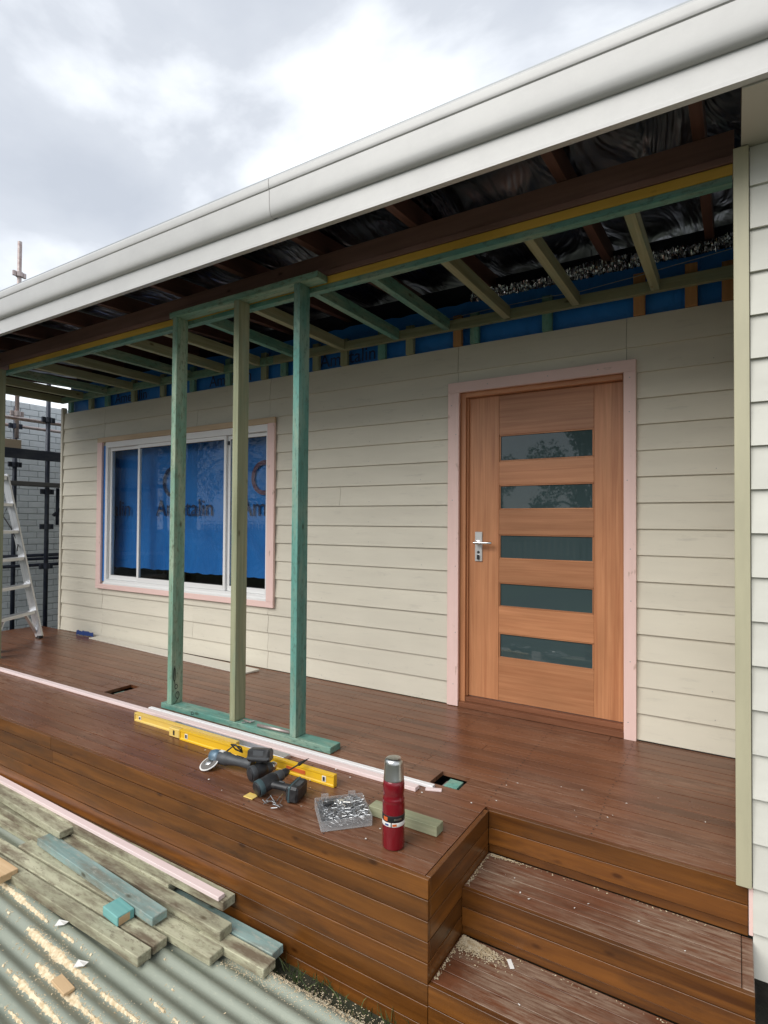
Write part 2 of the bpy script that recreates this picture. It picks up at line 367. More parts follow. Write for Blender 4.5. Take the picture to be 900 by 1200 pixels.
def text(name, body, size, mat, parent, mw, depth=0.0006):
    cu = bpy.data.curves.new(name, 'FONT'); cu.body = body; cu.size = size; cu.extrude = depth; cu.resolution_u = 3
    tmp = bpy.data.objects.new('tmp', cu); COL.objects.link(tmp)
    dg = bpy.context.evaluated_depsgraph_get(); dg.update()
    me = bpy.data.meshes.new_from_object(tmp.evaluated_get(dg)); bpy.data.objects.remove(tmp)
    me.materials.clear(); me.materials.append(MATS[mat])
    return link(name, me, None, parent, mw)
def flakes(spots, size, jitter=1.0, flat=True):
    """loose shavings as little bent quads"""
    vs, fs = [], []
    for (x, y, z) in spots:
        a = random.uniform(0, math.tau); s = size*random.uniform(0.5, 1.4); t = s*random.uniform(0.35, 0.8)
        dx, dy = math.cos(a)*s, math.sin(a)*s; ex, ey = -math.sin(a)*t, math.cos(a)*t
        i = len(vs); h = size*0.5
        vs += [(x-dx-ex, y-dy-ey, z+random.uniform(0, h)), (x+dx-ex, y+dy-ey, z+random.uniform(0, h)),
               (x+dx+ex, y+dy+ey, z+random.uniform(0, h)), (x-dx+ex, y-dy+ey, z+random.uniform(0, h)), (x, y, z-h*0.4)]
        fs += [(i, i+1, i+2, i+3), (i, i+1, i+4), (i+1, i+2, i+4), (i+2, i+3, i+4), (i+3, i, i+4)]
    return vs, fs

YW, YF, YD, YP = 3.597, 2.36, 1.789, 2.46
GZ = -0.55

# ------------------------------------------------------------------ setting: ground
def build_ground():
    n = 40; vs = []; fs = []
    xs = [-90, -45, -22, -12] + [-8+i*0.4 for i in range(31)] + [8, 14, 24, 50, 90]
    ys = [-90, -45, -25, -15, -8, -4] + [-2+i*0.4 for i in range(20)] + [8, 14, 25, 50, 90]
    for y in ys:
        for x in xs:
            near = abs(x) < 7 and -2 <= y < 5
            vs.append((x, y, GZ + (random.uniform(-0.012, 0.012) if near else 0)))
    for j in range(len(ys)-1):
        for i in range(len(xs)-1):
            a = j*len(xs)+i; fs.append((a, a+1, a+1+len(xs), a+len(xs)))
    tag(mesh('ground', vs, fs, 'soil', smooth=True), kind='structure')
build_ground()

# ------------------------------------------------------------------ the house
house = thing('house', (-2, YW, 0), 'cream weatherboard house with open porch ceiling and timber door, under renovation', 'house')
PITCH = 0.1517
def siding(wall, x0, x1, y, zbot, ztop, opens, joints, mat, k0):
    """lapped boards on a wall facing -Y, cut round the openings"""
    k = k0
    while True:
        z0 = k*PITCH+0.005; z1 = z0+0.165
        if z0 > ztop-0.02: break
        if z1 > ztop: z1 = ztop
        if z0+PITCH*1.5 > ztop and z0+PITCH < ztop-0.001 and ztop-z0-PITCH < 0.04: z1 = ztop
        cuts = sorted(set([x0, x1] + [j for j in joints(k) if x0 < j < x1] + [v for o in opens for v in o[:2]]))
        for a, b in zip(cuts[:-1], cuts[1:]):
            if b-a < 0.01: continue
            mid = (a+b)/2; lo, hi = z0, z1
            for (ox0, ox1, oz0, oz1) in opens:
                if ox0 < mid < ox1 and lo < oz1 and hi > oz0:
                    if oz0 > lo: hi = min(hi, oz0)
                    elif oz1 < hi: lo = max(lo, oz1)
                    else: hi = lo
            if hi-lo < 0.012: continue
            jit = random.uniform(-0.0012, 0.0012)
            fy = lambda z: y-0.0215+jit+0.0150*(z-z0)/0.165
            e = 0.0012
            prof = [(fy(lo), lo), (fy(lo)+0.0125, lo), (fy(hi)+0.006, hi), (fy(hi), hi)]
            extrude_x('board', prof, a+e, b-e, mat, wall)
        if z1 >= ztop: break
        k += 1

OPEN_W = (-5.745, -3.365, 0.610, 2.030)
OPEN_D = (-1.625, -0.545, -0.1, 2.140)
wall = mesh('porch_wall', *(lambda: (
    [(x, y, z) for y in (YW, YW+0.02) for (x, z) in ()], []))(), 'mortar', house) if False else None
def wall_sheet(name, x0, x1, y0, y1, z0, z1, opens, mat):
    xs = sorted({x0, x1} | {v for o in opens for v in o[:2]}); zs = sorted({z0, z1} | {min(max(v, z0), z1) for o in opens for v in o[2:]})
    vs, fs = [], []
    for a, b in zip(xs[:-1], xs[1:]):
        for c, d in zip(zs[:-1], zs[1:]):
            mx_, mz_ = (a+b)/2, (c+d)/2
            if any(o[0] < mx_ < o[1] and o[2] < mz_ < o[3] for o in opens): continue
            i = len(vs)
            vs += [(x, y, z) for x in (a, b) for y in (y0, y1) for z in (c, d)]
            fs += [(i, i+1, i+3, i+2), (i+4, i+6, i+7, i+5), (i, i+4, i+5, i+1), (i+2, i+3, i+7, i+6), (i, i+2, i+6, i+4), (i+1, i+5, i+7, i+3)]
    return mesh(name, vs, fs, mat, house)
wall = wall_sheet('porch_wall', -6.50, 0.4, YW+0.002, YW+0.09, 0.0, 2.44, [OPEN_W, OPEN_D], 'dark_backing')
def joints_porch(k):
    r = random.Random(k*17+3); base = [-2.62, -4.35, -3.1][k % 3]
    if k in (2,): base = -4.33
    if k in (13, 14): base = -4.30
    if k not in (1, 2, 5, 9, 13, 14): return []
    return [base + r.uniform(-0.05, 0.05)]
siding(wall, -6.537, -0.004, YW, 0, 2.463, [OPEN_W, OPEN_D], joints_porch, 'siding', 0)
plank('corner_stop', -6.575, -6.540, YW-0.030, YW+0.02, 0.0, 2.53, 'siding', wall)
# side returns of the porch recess (edge on to the camera) and of the left end
side = mesh('side_wall', [(x, y, z) for x in (0.02, 0.1) for y in (YF+0.03, YW+0.05) for z in (0.0, 2.58)],
            [(0, 1, 3, 2), (4, 6, 7, 5), (0, 4, 5, 1), (2, 3, 7, 6), (0, 2, 6, 4), (1, 5, 7, 3)], 'siding', house)
lw = mesh('end_wall', [(x, y, z) for x in (-6.53, -6.45) for y in (YW+0.03, 9.0) for z in (-0.5, 2.6)],
            [(0, 1, 3, 2), (4, 6, 7, 5), (0, 4, 5, 1), (2, 3, 7, 6), (0, 2, 6, 4), (1, 5, 7, 3)], 'siding', house)
# projecting front wall on the right
fw = mesh('front_wall', [(x, y, z) for x in (0.05, 3.2) for y in (YF+0.002, YF+0.06) for z in (-0.30, 2.58)],
            [(0, 1, 3, 2), (4, 6, 7, 5), (0, 4, 5, 1), (2, 3, 7, 6), (0, 2, 6, 4), (1, 5, 7, 3)], 'dark_backing', house)
siding(fw, 0.044, 3.2, YF, -0.3, 2.575, [], lambda k: [1.3+0.2*(k % 3)], 'siding_front', -2)
plank('corner_trim', -0.004, 0.0425, YF-0.030, YF+0.028, 0.003, 2.574, 'corner_trim', house)
plank('corner_batten', 0.033, 0.0465, YF-0.012, YF+0.02, -0.165, -0.001, 'pink_primer', house)

# front door
door = mesh('door', [(x, y, z) for x in (-1.5675, -0.567) for y in (YW+0.052, YW+0.056) for z in (0.07, 2.100)],
            [(0, 1, 3, 2), (4, 6, 7, 5), (0, 4, 5, 1), (2, 3, 7, 6), (0, 2, 6, 4), (1, 5, 7, 3)], 'dark_backing', house)
dy0, dy1 = YW+0.030, YW+0.051
plank('stile', -1.5675, -1.345, dy0, dy1, 0.07, 2.100, 'door_wood', door)
plank('stile', -0.737, -0.567, dy0, dy1, 0.07, 2.100, 'door_wood', door)
PZ = [(0.352, 0.517), (0.690, 0.851), (1.007, 1.171), (1.335, 1.499), (1.656, 1.833)]
edges = [0.07] + [v for p in PZ for v in p] + [2.100]
for i in range(0, len(edges), 2):
    plank('rail', -1.3445, -0.7375, dy0+0.0005, dy1, edges[i], edges[i+1], 'door_wood', door)
for a, b in PZ:
    plank('pane', -1.3435, -0.7385, YW+0.0425, YW+0.0445, a+0.001, b-0.001, 'door_glass', door, bev=0)
    for z in (a, b-0.008): plank('bead', -1.343, -0.739, YW+0.033, YW+0.0423, z, z+0.008, 'door_wood', door)
    for x in (-1.343, -0.747): plank('bead', x, x+0.008, YW+0.033, YW+0.0423, a+0.0085, b-0.0085, 'door_wood', door)
plank('lock_plate', -1.512, -1.459, YW+0.019, YW+0.0298, 0.985, 1.186, 'satin_plate', door, bev=0.004)
lathe('handle_lever', [(0.010, -0.005), (0.010, 0.012), (0.0105, 0.03), (0.0095, 0.118), (0.006, 0.122)], 'chrome', door, frame((-1.495, YW-0.028, 1.112), (1, 0, 0), (0, 0, 1)), 14)
lathe('handle_neck', [(0.016, 0), (0.016, 0.008), (0.009, 0.010), (0.009, 0.05)], 'chrome', door, frame((-1.487, YW+0.019, 1.112), (0, -1, 0), (0, 0, 1)), 14)
for z in (1.048, 1.022): lathe('key_cylinder', [(0.009, 0), (0.009, 0.004), (0.006, 0.0045)], 'dark_plastic' if z > 1.03 else 'chrome', door, frame((-1.485, YW+0.019, z), (0, -1, 0), (0, 0, 1)), 14)
plank('key_fob', -1.492, -1.476, YW+0.005, YW+0.0135, 0.998, 1.030, 'dark_plastic', door)
df = plank('door_frame', -1.6235, -1.568, YW-0.010, YW+0.085, 0.0, 2.138, 'door_wood', house)
plank('jamb', -0.567, -0.547, YW-0.010, YW+0.085, 0.0, 2.138, 'door_wood', df)
plank('head', -1.5675, -0.5675, YW-0.010, YW+0.085, 2.102, 2.138, 'door_wood', df)
plank('door_stop', -1.5675, -1.557, YW+0.010, YW+0.0295, 0.07, 2.10, 'door_wood', df)
sill = plank('door_sill', -1.600, -0.556, YW-0.045, YW+0.10, 0.002, 0.036, 'sill_wood', house)
plank('threshold', -1.567, -0.568, YW-0.005, YW+0.06, 0.0365, 0.066, 'sill_wood', sill)
# pink primed architrave
ar = plank('door_trim', -1.687, -1.606, YW-0.044, YW-0.019, 0.004, 2.134, 'pink_primer', house)
plank('door_trim_piece', -0.557, -0.490, YW-0.044, YW-0.019, -0.002, 2.134, 'pink_primer', ar)
plank('door_trim_piece', -1.687, -0.490, YW-0.0445, YW-0.019, 2.1345, 2.205, 'pink_primer', ar)

# window: three sashes, wrapped in blue sarking behind
win = plank('window', -5.70, -3.368, YW-0.030, YW+0.06, 2.015, 2.075, 'white_aluminium', house)
plank('frame_bar', -5.70, -3.368, YW-0.030, YW+0.06, 0.572, 0.622, 'white_aluminium', win)
plank('sill_track', -5.70, -3.368, YW-0.045, YW-0.031, 0.572, 0.590, 'white_aluminium', win)
for a, b in ((-5.70, -5.662), (-3.392, -3.368)): plank('frame_bar', a, b, YW-0.0295, YW+0.0595, 0.6225, 2.0145, 'white_aluminium', win)
for a, b, yy in ((-5.6615, -5.16, 0.012), (-5.16, -3.885, -0.008), (-3.885, -3.3925, 0.014)):
    y0, y1 = YW+yy-0.012, YW+yy+0.014
    for x0, x1 in ((a+0.001, a+0.030), (b-0.030, b-0.001)): plank('sash_stile', x0, x1, y0, y1, 0.6235, 2.0135, 'white_aluminium', win)
    for z0, z1 in ((0.6235, 0.668), (1.980, 2.0135)): plank('sash_rail', a+0.0305, b-0.0305, y0, y1, z0, z1, 'white_aluminium', win)
    plank('pane', a+0.0305, b-0.0305, YW+yy-0.002, YW+yy+0.001, 0.669, 1.979, 'window_glass', win, bev=0)
    for z0, z1 in ((0.668, 0.6745), (1.9735, 1.980)): plank('gasket', a+0.0306, b-0.0306, y0+0.003, y0+0.008, z0, z1, 'cable', win, bev=0)
plank('latch', -3.880, -3.862, YW-0.010, YW+0.001, 1.93, 1.965, 'dark_plastic', win)
plank('film', -5.742, -5.7025, YW-0.021, YW-0.018, 0.60, 2.04, 'blue_wrap', win, bev=0)
wt = plank('window_trim', -5.827, -3.286, YW-0.047, YW-0.022, 0.522, 0.573, 'pink_primer', house)
plank('window_trim_piece', -5.827, -5.745, YW-0.0465, YW-0.0225, 0.5735, 2.075, 'pink_primer', wt)
plank('window_trim_piece', -3.366, -3.286, YW-0.0465, YW-0.0225, 0.5735, 2.075, 'pink_primer', wt)
plank('window_trim_piece', -5.827, -3.286, YW-0.047, YW-0.022, 2.0755, 2.125, 'primed_pine', wt)
def wrinkled(name, x0, x1, z0, z1, y, nx, nz, amp, mat, parent, seed):
    r = random.Random(seed); ph = [(r.uniform(0.5, 5), r.uniform(0.5, 4), r.uniform(0, 6), r.uniform(0.3, 1)) for _ in range(6)]
    vs, fs = [], []; xm, zm = (x0+x1)/2, (z0+z1)/2
    for j in range(nz+1):
        for i in range(nx+1):
            x = x0+(x1-x0)*i/nx; z = z0+(z1-z0)*j/nz
            dy = sum(a*math.sin(fx*x*2+fz*z*2+p) for fx, fz, p, a in ph)*amp/3
            ez = r.uniform(-0.008, 0.008) if j in (0, nz) else 0
            vs.append((x-xm, dy, z-zm+ez))
    for j in range(nz):
        for i in range(nx):
            a = j*(nx+1)+i; fs.append((a, a+1, a+nx+2, a+nx+1))
    return mesh(name, vs, fs, mat, parent, Matrix.Translation((xm, y, zm)), True)
wrap_in = wrinkled('window_wrap', -5.78, -3.32, 0.74, 2.06, YW+0.14, 40, 16, 0.012, 'blue_wrap', house, 4)
RX = Matrix.Rotation(math.pi/2, 4, 'X')
TY = YW+0.122
for x in (-6.32, -5.055, -3.86): 
    bt = text('print', 'Ametalin', 0.235, 'wrap_print', wrap_in, Matrix.Translation((x, TY, 1.295)) @ RX)
# clip text that would stick out past the opening is hidden behind the wall sheet
for cx, cz in ((-3.56, 1.635), (-4.80, 1.635)):
    vs, fs = [], []; nseg = 30
    for k in range(nseg):
        a = 0.5+k*5.3/(nseg-1)
        for rr in (0.115, 0.155): vs.append((cx+rr*math.cos(a), TY, cz+rr*math.sin(a)))
    for k in range(nseg-1): fs.append((2*k, 2*k+1, 2*k+3, 2*k+2))
    mesh('logo_ring', vs, fs, 'wrap_print_red' if cx > -4 else 'wrap_print', wrap_in)
room = mesh('room_wall', [(x, y, z) for x in (-6.4, -2.9) for y in (YW+0.10, YW+1.6) for z in (0.01, 2.42)],
            [(2, 3, 7, 6), (0, 1, 3, 2), (4, 6, 7, 5), (0, 2, 6, 4), (1, 5, 7, 3)], 'dark_backing', house)

# wall above the boards: blue sarking, studs, ledger
wrap = wrinkled('wall_wrap', -6.50, 0.30, 2.40, 2.775, YW+0.035, 90, 8, 0.010, 'blue_wrap', house, 9)
for x, b in ((-2.86, 'Ametalin'), (-4.16, 'Ametalin'), (-5.62, 'Ametalin')):
    text('print', b, 0.15, 'wrap_print', wrap, Matrix.Translation((x, YW+0.018, 2.488)) @ RX)
SX = [(-0.030, 'orange_timber'), (-0.208, 'orange_timber'), (-0.476, 'orange_timber'), (-1.013, 'teal_timber'), (-1.505, 'teal_timber'), (-1.631, 'orange_timber'),
      (-2.008, 'olive_timber'), (-2.249, 'teal_timber'), (-2.595, 'olive_timber'), (-2.874, 'olive_timber'), (-3.219, 'teal_timber'), (-3.442, 'olive_timber'), (-3.879, 'teal_timber'),
      (-4.358, 'teal_timber'), (-4.796, 'olive_timber'), (-5.258, 'olive_timber'), (-5.716, 'teal_timber'), (-6.017, 'olive_timber'), (-6.419, 'teal_timber')]
for x, mt in SX:
    plank('wall_stud', x-0.031, x+0.031, YW-0.022, YW+0.012, 2.4655, random.uniform(2.67, 2.71), mt, wrap)
led = plank('ledger', -3.3, -0.005, YW-0.056, YW-0.0225, 2.572, 2.638, 'olive_timber', house)
plank('ledger_piece', -6.55, -3.302, YW-0.056, YW-0.0225, 2.572, 2.638, 'green_stud', led)
tube('string', [(-0.01, YW-0.03, 2.735), (-0.5, YW-0.03, 2.69), (-0.8, YW-0.03, 2.668), (-1.0, YW-0.03, 2.675), (-1.4, YW-0.03, 2.672), (-1.75, YW-0.03, 2.66)], 0.0022, 'string', led, 6)
# crumpled foil hanging behind
vs, fs = [], []; rr = random.Random(5); nx = 330
for j in range(6):
    for i in range(nx+1):
        x = -1.55+1.65*i/nx
        vs.append((x+rr.uniform(-.002, .002), YW+0.02+rr.uniform(-0.016, 0.016), 2.765+j*0.016+rr.uniform(-0.006, 0.006)+(0.02*math.sin(x*7) if j == 5 else 0)))
for j in range(5):
    for i in range(nx):
        a = j*(nx+1)+i; fs.append((a, a+1, a+nx+2, a+nx+1))
mesh('foil_drape', vs, fs, 'foil_bright', house)
# near-black sheet added behind the roof space to keep it dark
mesh('roof_space_blackout', [(-6.5, YW+0.10, 2.4), (0.4, YW+0.10, 2.4), (0.4, YW+0.10, 2.93), (-6.5, YW+0.10, 2.93)], [(0, 1, 2, 3)], 'blackout_foil', house)

# ceiling joists, perimeter plate, beam
bmz = 2.647
beam = plank('porch_beam', -6.90, 0.0, 2.562, 2.645, bmz+0.003, 2.782, 'beam_wood', house)
plank('beam_lip', -6.90, -0.003, 2.552, 2.5615, bmz+0.003, bmz+0.032, 'beam_wood', beam)
plank('yellow_packer', -5.58, -0.006, 2.556, 2.600, 2.6035, 2.646, 'yellow_timber', house)
pl = plank('perimeter_plate', -6.5, -0.007, 2.558, 2.603, 2.574, 2.603, 'teal_timber', house)
JX = [-0.385, -0.825, -1.262, -1.692, -2.095, -2.585, -3.03] + [-3.47-0.44*i for i in range(8)]
JM = ['olive_timber', 'olive_timber', 'olive_timber', 'teal_timber', 'teal_timber', 'olive_timber', 'teal_timber']
for i, x in enumerate(JX):
    mt = JM[i] if i < len(JM) else ('olive_timber' if i % 3 else 'green_stud')
    plank('joist', x-0.0225, x+0.0225, 2.6035, YW-0.0565, 2.576, 2.650, mt, house)
# end framing of the open left gable
for k, (y0, z0) in enumerate(((2.62, 2.655), (2.62, 2.735))):
    plank('gable_batten', -6.60-0.1*k, -6.56-0.1*k, 2.60, 3.62, z0, z0+0.035, 'rafter_wood', house)

plank('gable_board', -6.80, -6.765, 2.10, 4.4, 2.672, 2.745, 'rafter_wood', house, 'Y')
# roof: rafters, foil underlay, sheet
def zr(y): return 2.752+0.055*(y-1.99)      # underside of rafters
roof = mesh('roof', [(x, y, zr(y)+0.145+dz) for x in (-7.1, 3.3) for y in (2.006, 6.5) for dz in (0.0, 0.008)],
            [(0, 1, 3, 2), (4, 6, 7, 5), (0, 4, 5, 1), (2, 3, 7, 6), (0, 2, 6, 4), (1, 5, 7, 3)], 'roof_steel', house)
rx = [-0.12, -0.66, -1.42, -2.02, -2.62, -3.22, -3.82, -4.42, -5.02, -5.62, -6.22, -6.85]
for x in rx:
    beam_between('rafter', (x, 2.02, zr(2.02)+0.055), (x, 4.6, zr(4.6)+0.055), 0.045, 0.11, 'rafter_wood', roof)
# sagging foil between the rafters
vs, fs = [], []; r = random.Random(11); nx, ny = 240, 40
for j in range(ny+1):
    for i in range(nx+1):
        x = -7.0+10.2*i/nx; y = 2.01+2.4*j/ny
        near = min(abs(x-q) for q in rx); sag = 0.028*min(1, near/0.28)
        cr = 0.010*math.sin(9*x+4*y+2*math.sin(5*y))*math.sin(7*y-3*x)+0.006*math.sin(17*x-6*y+2*math.sin(3*x))
        vs.append((x, y, zr(y)+0.128-sag+cr*(min(1, near/0.12))))
for j in range(ny):
    for i in range(nx):
        a = j*(nx+1)+i; fs.append((a, a+1, a+nx+2, a+nx+1))
mesh('foil_underlay', vs, fs, 'foil', roof, smooth=True)
# boxed soffit on the right
plank('soffit', 0.020, 3.2, 2.025, 2.36, 2.577, 2.589, 'soffit', house, bev=0)
plank('soffit_end', 0.020, 0.040, 2.03, 2.335, 2.5895, 2.745, 'rafter_wood', house, bev=0)
# fascia and gutter
fas = extrude_x('fascia', [(2.024, 2.583), (1.996, 2.583), (1.996, 2.598), (2.003, 2.603), (2.003, 2.84), (2.024, 2.84)], -7.1, 3.3, 'gutter_paint', house)
GP = [(2.002, 2.688), (1.995, 2.688), (1.988, 2.690), (1.982, 2.694), (1.977, 2.701), (1.973, 2.711), (1.9705, 2.724), (1.969, 2.740), (1.968, 2.765), (1.9675, 2.790), (1.967, 2.812), (1.9705, 2.8135), (1.9690, 2.815), (1.9640, 2.8175), (1.9620, 2.823), (1.9612, 2.832), (1.9612, 2.852), (1.9625, 2.861), (1.966, 2.866), (1.971, 2.867), (1.975, 2.862),
      (1.976, 2.815), (1.976, 2.780), (1.977, 2.742), (1.980, 2.715), (1.989, 2.698), (2.002, 2.695)]
g1 = extrude_x('gutter', GP, -7.12, -1.845, 'gutter_paint', house)
g2 = extrude_x('gutter', [(y-0.0012 if y < 1.999 else y, z) for y, z in GP], -1.865, 3.3, 'gutter_paint', house)
for g in (g1, g2):
    for p in g.data.polygons: p.use_smooth = len(p.vertices) == 4
    g.data.set_sharp_from_angle(angle=math.radians(30))
gs = [(y-0.0022 if y < 1.99 else y, z) for y, z in GP[1:19]]
extrude_x('gutter_seam', gs+[(y+0.003, z) for y, z in gs[::-1]], -1.8685, -1.8655, 'sealant', g2)
# post at the open left corner
plank('porch_post', -5.70, -5.618, 2.46, 2.55, 0.0, 2.602, 'olive_timber', house)

# ------------------------------------------------------------------ deck and steps
deck = thing('porch_deck', (-3.5, 2.7, 0), 'brown stained timber deck with horizontally clad front and two steps', 'deck')
BP = 0.0725
XS, XL = -0.917, -6.98
sub = mesh('dark_backing', [(x, y, z) for x in (XL+0.02, XS-0.03) for y in (YD+0.03, YW+0.3) for z in (GZ, -0.12)] + [(x, y, z) for x in (XS-0.03, 0.03) for y in (YF+0.04, YW+0.3) for z in (GZ, -0.12)] +
           [(x, y, z) for x in (XS, 0.03) for y in (2.11, YF+0.04) for z in (GZ, -0.215)] + [(x, y, z) for x in (XS, 0.03) for y in (1.83, 2.11) for z in (GZ, -0.395)],
           [tuple(8*b+i for i in f) for b in range(4) for f in ((0, 1, 3, 2), (4, 6, 7, 5), (0, 4, 5, 1), (2, 3, 7, 6), (0, 2, 6, 4), (1, 5, 7, 3))], 'dark_backing', deck)  # solid dark boxes added below the boards to block light, not real framing
HOLES = [(-1.255, -1.105, 2.47, 2.605), (-3.91, -3.80, 2.46, 2.63)]
row = 0; y = YD+0.0205
while y < YW-0.035:
    y1 = min(y+BP-0.0042, YW-0.022)
    xr = XS-0.0215 if y < YF-0.02 else -0.002
    r = random.Random(row*7+1); xs = [XL]
    x = XL+[1.1, 2.3, 0.6, 1.8][row % 4]+r.uniform(-0.2, 0.2)
    while x < xr-0.5: xs.append(x); x += 2.35+r.uniform(-0.15, 0.15)
    xs.append(xr)
    for a, b in zip(xs[:-1], xs[1:]):
        segs = [(a, b)]
        for hx0, hx1, hy0, hy1 in HOLES:
            if y < hy1 and y1 > hy0:
                segs = [s for q in segs for s in ([(q[0], min(q[1], hx0)), (max(q[0], hx1), q[1])] if q[0] < hx1 and q[1] > hx0 else [q]) if s[1]-s[0] > 0.03]
        for s in segs:
            dz = r.uniform(-0.0008, 0.0008)
            plank('deck_board', s[0]+0.0008, s[1]-0.0008, y, y1, -0.022+dz, dz, 'deck_worn', deck, 'X', 0.0005)
    y += BP; row += 1
def heads(name, spots, nrm, rad, mat, parent):
    nrm = Vector(nrm); a = nrm.orthogonal().normalized(); b = nrm.cross(a); vs, fs = [], []
    for p in spots:
        p = Vector(p); i = len(vs); vs.append(p+nrm*0.0006)
        for k in range(7): th = k*math.tau/7; vs.append(p+(a*math.cos(th)+b*math.sin(th))*rad)
        fs += [(i, i+1+k, i+1+(k+1) % 7) for k in range(7)]
    return tag(mesh(name, vs, fs, mat, parent, recalc=False), kind='stuff')
sp = []; yy = YD+0.0205; rs = random.Random(2)
while yy < YW-0.08:
    for jx in [-6.8+0.45*i for i in range(16)]:
        if jx > (XS-0.05 if yy < YF-0.02 else -0.05): continue
        for oy in (0.016, 0.052):
            x_, y_ = jx+rs.gauss(0, 0.004), yy+oy+rs.gauss(0, 0.002)
            if any(h[0]-.02 < x_ < h[1]+.02 and h[2]-.02 < y_ < h[3]+.02 for h in HOLES): continue
            sp.append((x_, y_, 0.0012))
    yy += BP
heads('deck_screws', sp, (0, 0, 1), 0.0038, 'cable', deck)
sp = []
for k in range(15):
    for jx in [-6.4+0.45*i for i in range(15)]:
        z_ = k*PITCH+0.005+0.030; x_ = jx+rs.gauss(0, 0.01)
        if OPEN_W[0]-.1 < x_ < OPEN_W[1]+.1 and 0.45 < z_ < 2.15 or OPEN_D[0]-.08 < x_ < OPEN_D[1]+.08: continue
        if rs.random() < 0.55: sp.append((x_, YW-0.0215+0.0150*0.030/0.165-0.0020, z_))
heads('nail_heads', sp, (0, -1, 0), 0.0030, 'sealant', wall)
sp = [(-1.645+rs.uniform(-.02, .02), YW-0.0448, z) for z in (0.15, 0.5, 0.95, 1.4, 1.85, 2.05)]+[(-0.523+rs.uniform(-.015, .015), YW-0.0448, z) for z in (0.1, 0.45, 0.8, 1.1, 1.5, 1.9, 2.1)]+[(x, YW-0.0452, 2.17) for x in (-1.4, -1.0, -0.7)]
heads('nail_heads', sp, (0, -1, 0), 0.0035, 'sealant', ar)
# front cladding
z = -0.001; k = 0
while z > GZ+0.02:
    z0 = max(z-0.0688, GZ-0.01)
    r = random.Random(k+50); cut = [-4.9, -2.9, -3.7, -5.6][k % 4]+r.uniform(-.2, .2); cut2 = cut+[2.2, 1.5, 2.6, 3.0][k % 4]
    xs = [XL] + ([-3.35+0.02*k] if k in (0, 1) else []) + [XS]
    for a, b in zip(xs[:-1], xs[1:]):
        dy = r.uniform(-0.0008, 0.0008)
        plank('cladding_board', a+0.0008, b-0.0008, YD+dy, YD+0.019, z0, z, 'deck_cladding', deck, 'X', 0.0008)
    if z > -0.5: plank('cladding_board', XS-0.020, XS, YD+0.0195, YF-0.002, z0, z, 'deck_cladding', deck, 'Y', 0.0015)
    z -= 0.0727; k += 1
# risers and treads
for (zt, yr, nrow) in ((0.0, YF, 2), (-0.18, 2.077, 2), (-0.36, YD+0.0015, 3)):
    xa, xb = (XS+0.001, 0.0305) if zt == 0 else (XS+0.001, 0.0445)
    zz = zt-0.001
    for i in range(nrow):
        plank('riser_board', xa, xb, yr, yr+0.019, zz-0.0695, zz, 'deck_cladding', deck, 'X', 0.0008); zz -= 0.0727
    if zt > -0.3: plank('riser_board', xa, xb, yr+0.004, yr+0.019, zt-0.1785, zz, 'deck_cladding', deck, 'X', 0.0008)
for zt, ya, yb in ((-0.18, 2.0965, 2.3635), (-0.36, 1.811, 2.0795)):
    n = 4; p = (yb-ya)/n
    for i in range(n):
        plank('tread_board', XS+0.001, 0.0095, ya+i*p, ya+(i+1)*p-0.0035, zt-0.022, zt+random.uniform(-0.0006, 0.0006), 'tread_worn', deck, 'X', 0.0008)
    plank('tread_edge', 0.0115, 0.0445, ya, yb-0.003, zt-0.022, zt, 'tread_worn', deck, 'Y', 0.003)
for hx0, hx1, hy0, hy1 in HOLES:
    xm, ym = (hx0+hx1)/2, (hy0+hy1)/2
    plank('stub_post', xm-0.03, xm+0.04, ym-0.02, ym+0.06, -0.119, -0.025, 'teal_timber', deck, 'Z')
    plank('stub_bracket', xm-0.045, xm-0.031, ym-0.03, ym+0.05, -0.119, -0.035, 'galvanised', deck, 'Z')

# ------------------------------------------------------------------ bare stud frame standing on the deck
fr = thing('stud_frame', (-2.6, YP+0.045, 0), 'green treated pine frame of three studs standing on the deck', 'stud frame')
PY0, PY1 = YP, YP+0.09
bp = plank('bottom_plate', -3.262, -1.852, PY0-0.002, PY1, 0.001, 0.036, 'teal_timber', fr, bev=0.002)
plank('top_plate', -3.225, -1.965, PY0-0.004, PY1-0.002, 2.603, 2.640, 'green_stud', fr, bev=0.002)
studs = []
for x, mt, tl in ((-3.200, 'green_stud', 0.010), (-2.620, 'olive_timber', 0.0), (-2.140, 'teal_timber', 0.002)):
    studs.append(plank('stud', x, x+0.045, PY0, PY1, 0.0365, 2.6025, mt, fr, bev=0.002, tilt=(0, tl*0.4, 0)))
tag(studs[1], 'paler olive middle stud')
def ink(pts, nrm, parent, w=0.0022):
    nrm = Vector(nrm); vs, fs = [], []
    P = [Vector(p) for p in pts]
    for i, p in enumerate(P):
        t = (P[min(i+1, len(P)-1)]-P[max(i-1, 0)]).normalized(); s = t.cross(nrm).normalized()*w
        vs += [p-s+nrm*0.0008, p+s+nrm*0.0008]
    for i in range(len(P)-1): fs.append((2*i, 2*i+1, 2*i+3, 2*i+2))
    mesh('pencil_mark', vs, fs, 'ink', parent, recalc=False)
fx = -3.1545
def ell(cy, cz, ry, rz, a0=0, a1=6.4, n=20): return [(fx, cy+ry*math.cos(a0+(a1-a0)*i/n), cz+rz*math.sin(a0+(a1-a0)*i/n)) for i in range(n+1)]
ink(ell(2.478, 0.232, 0.008, 0.045), (1, 0, 0), studs[0])
ink([(fx, 2.480, 0.29), (fx, 2.474, 0.20), (fx, 2.484, 0.165)], (1, 0, 0), studs[0])
ink(ell(2.492, 0.150, 0.011, 0.014), (1, 0, 0), studs[0])
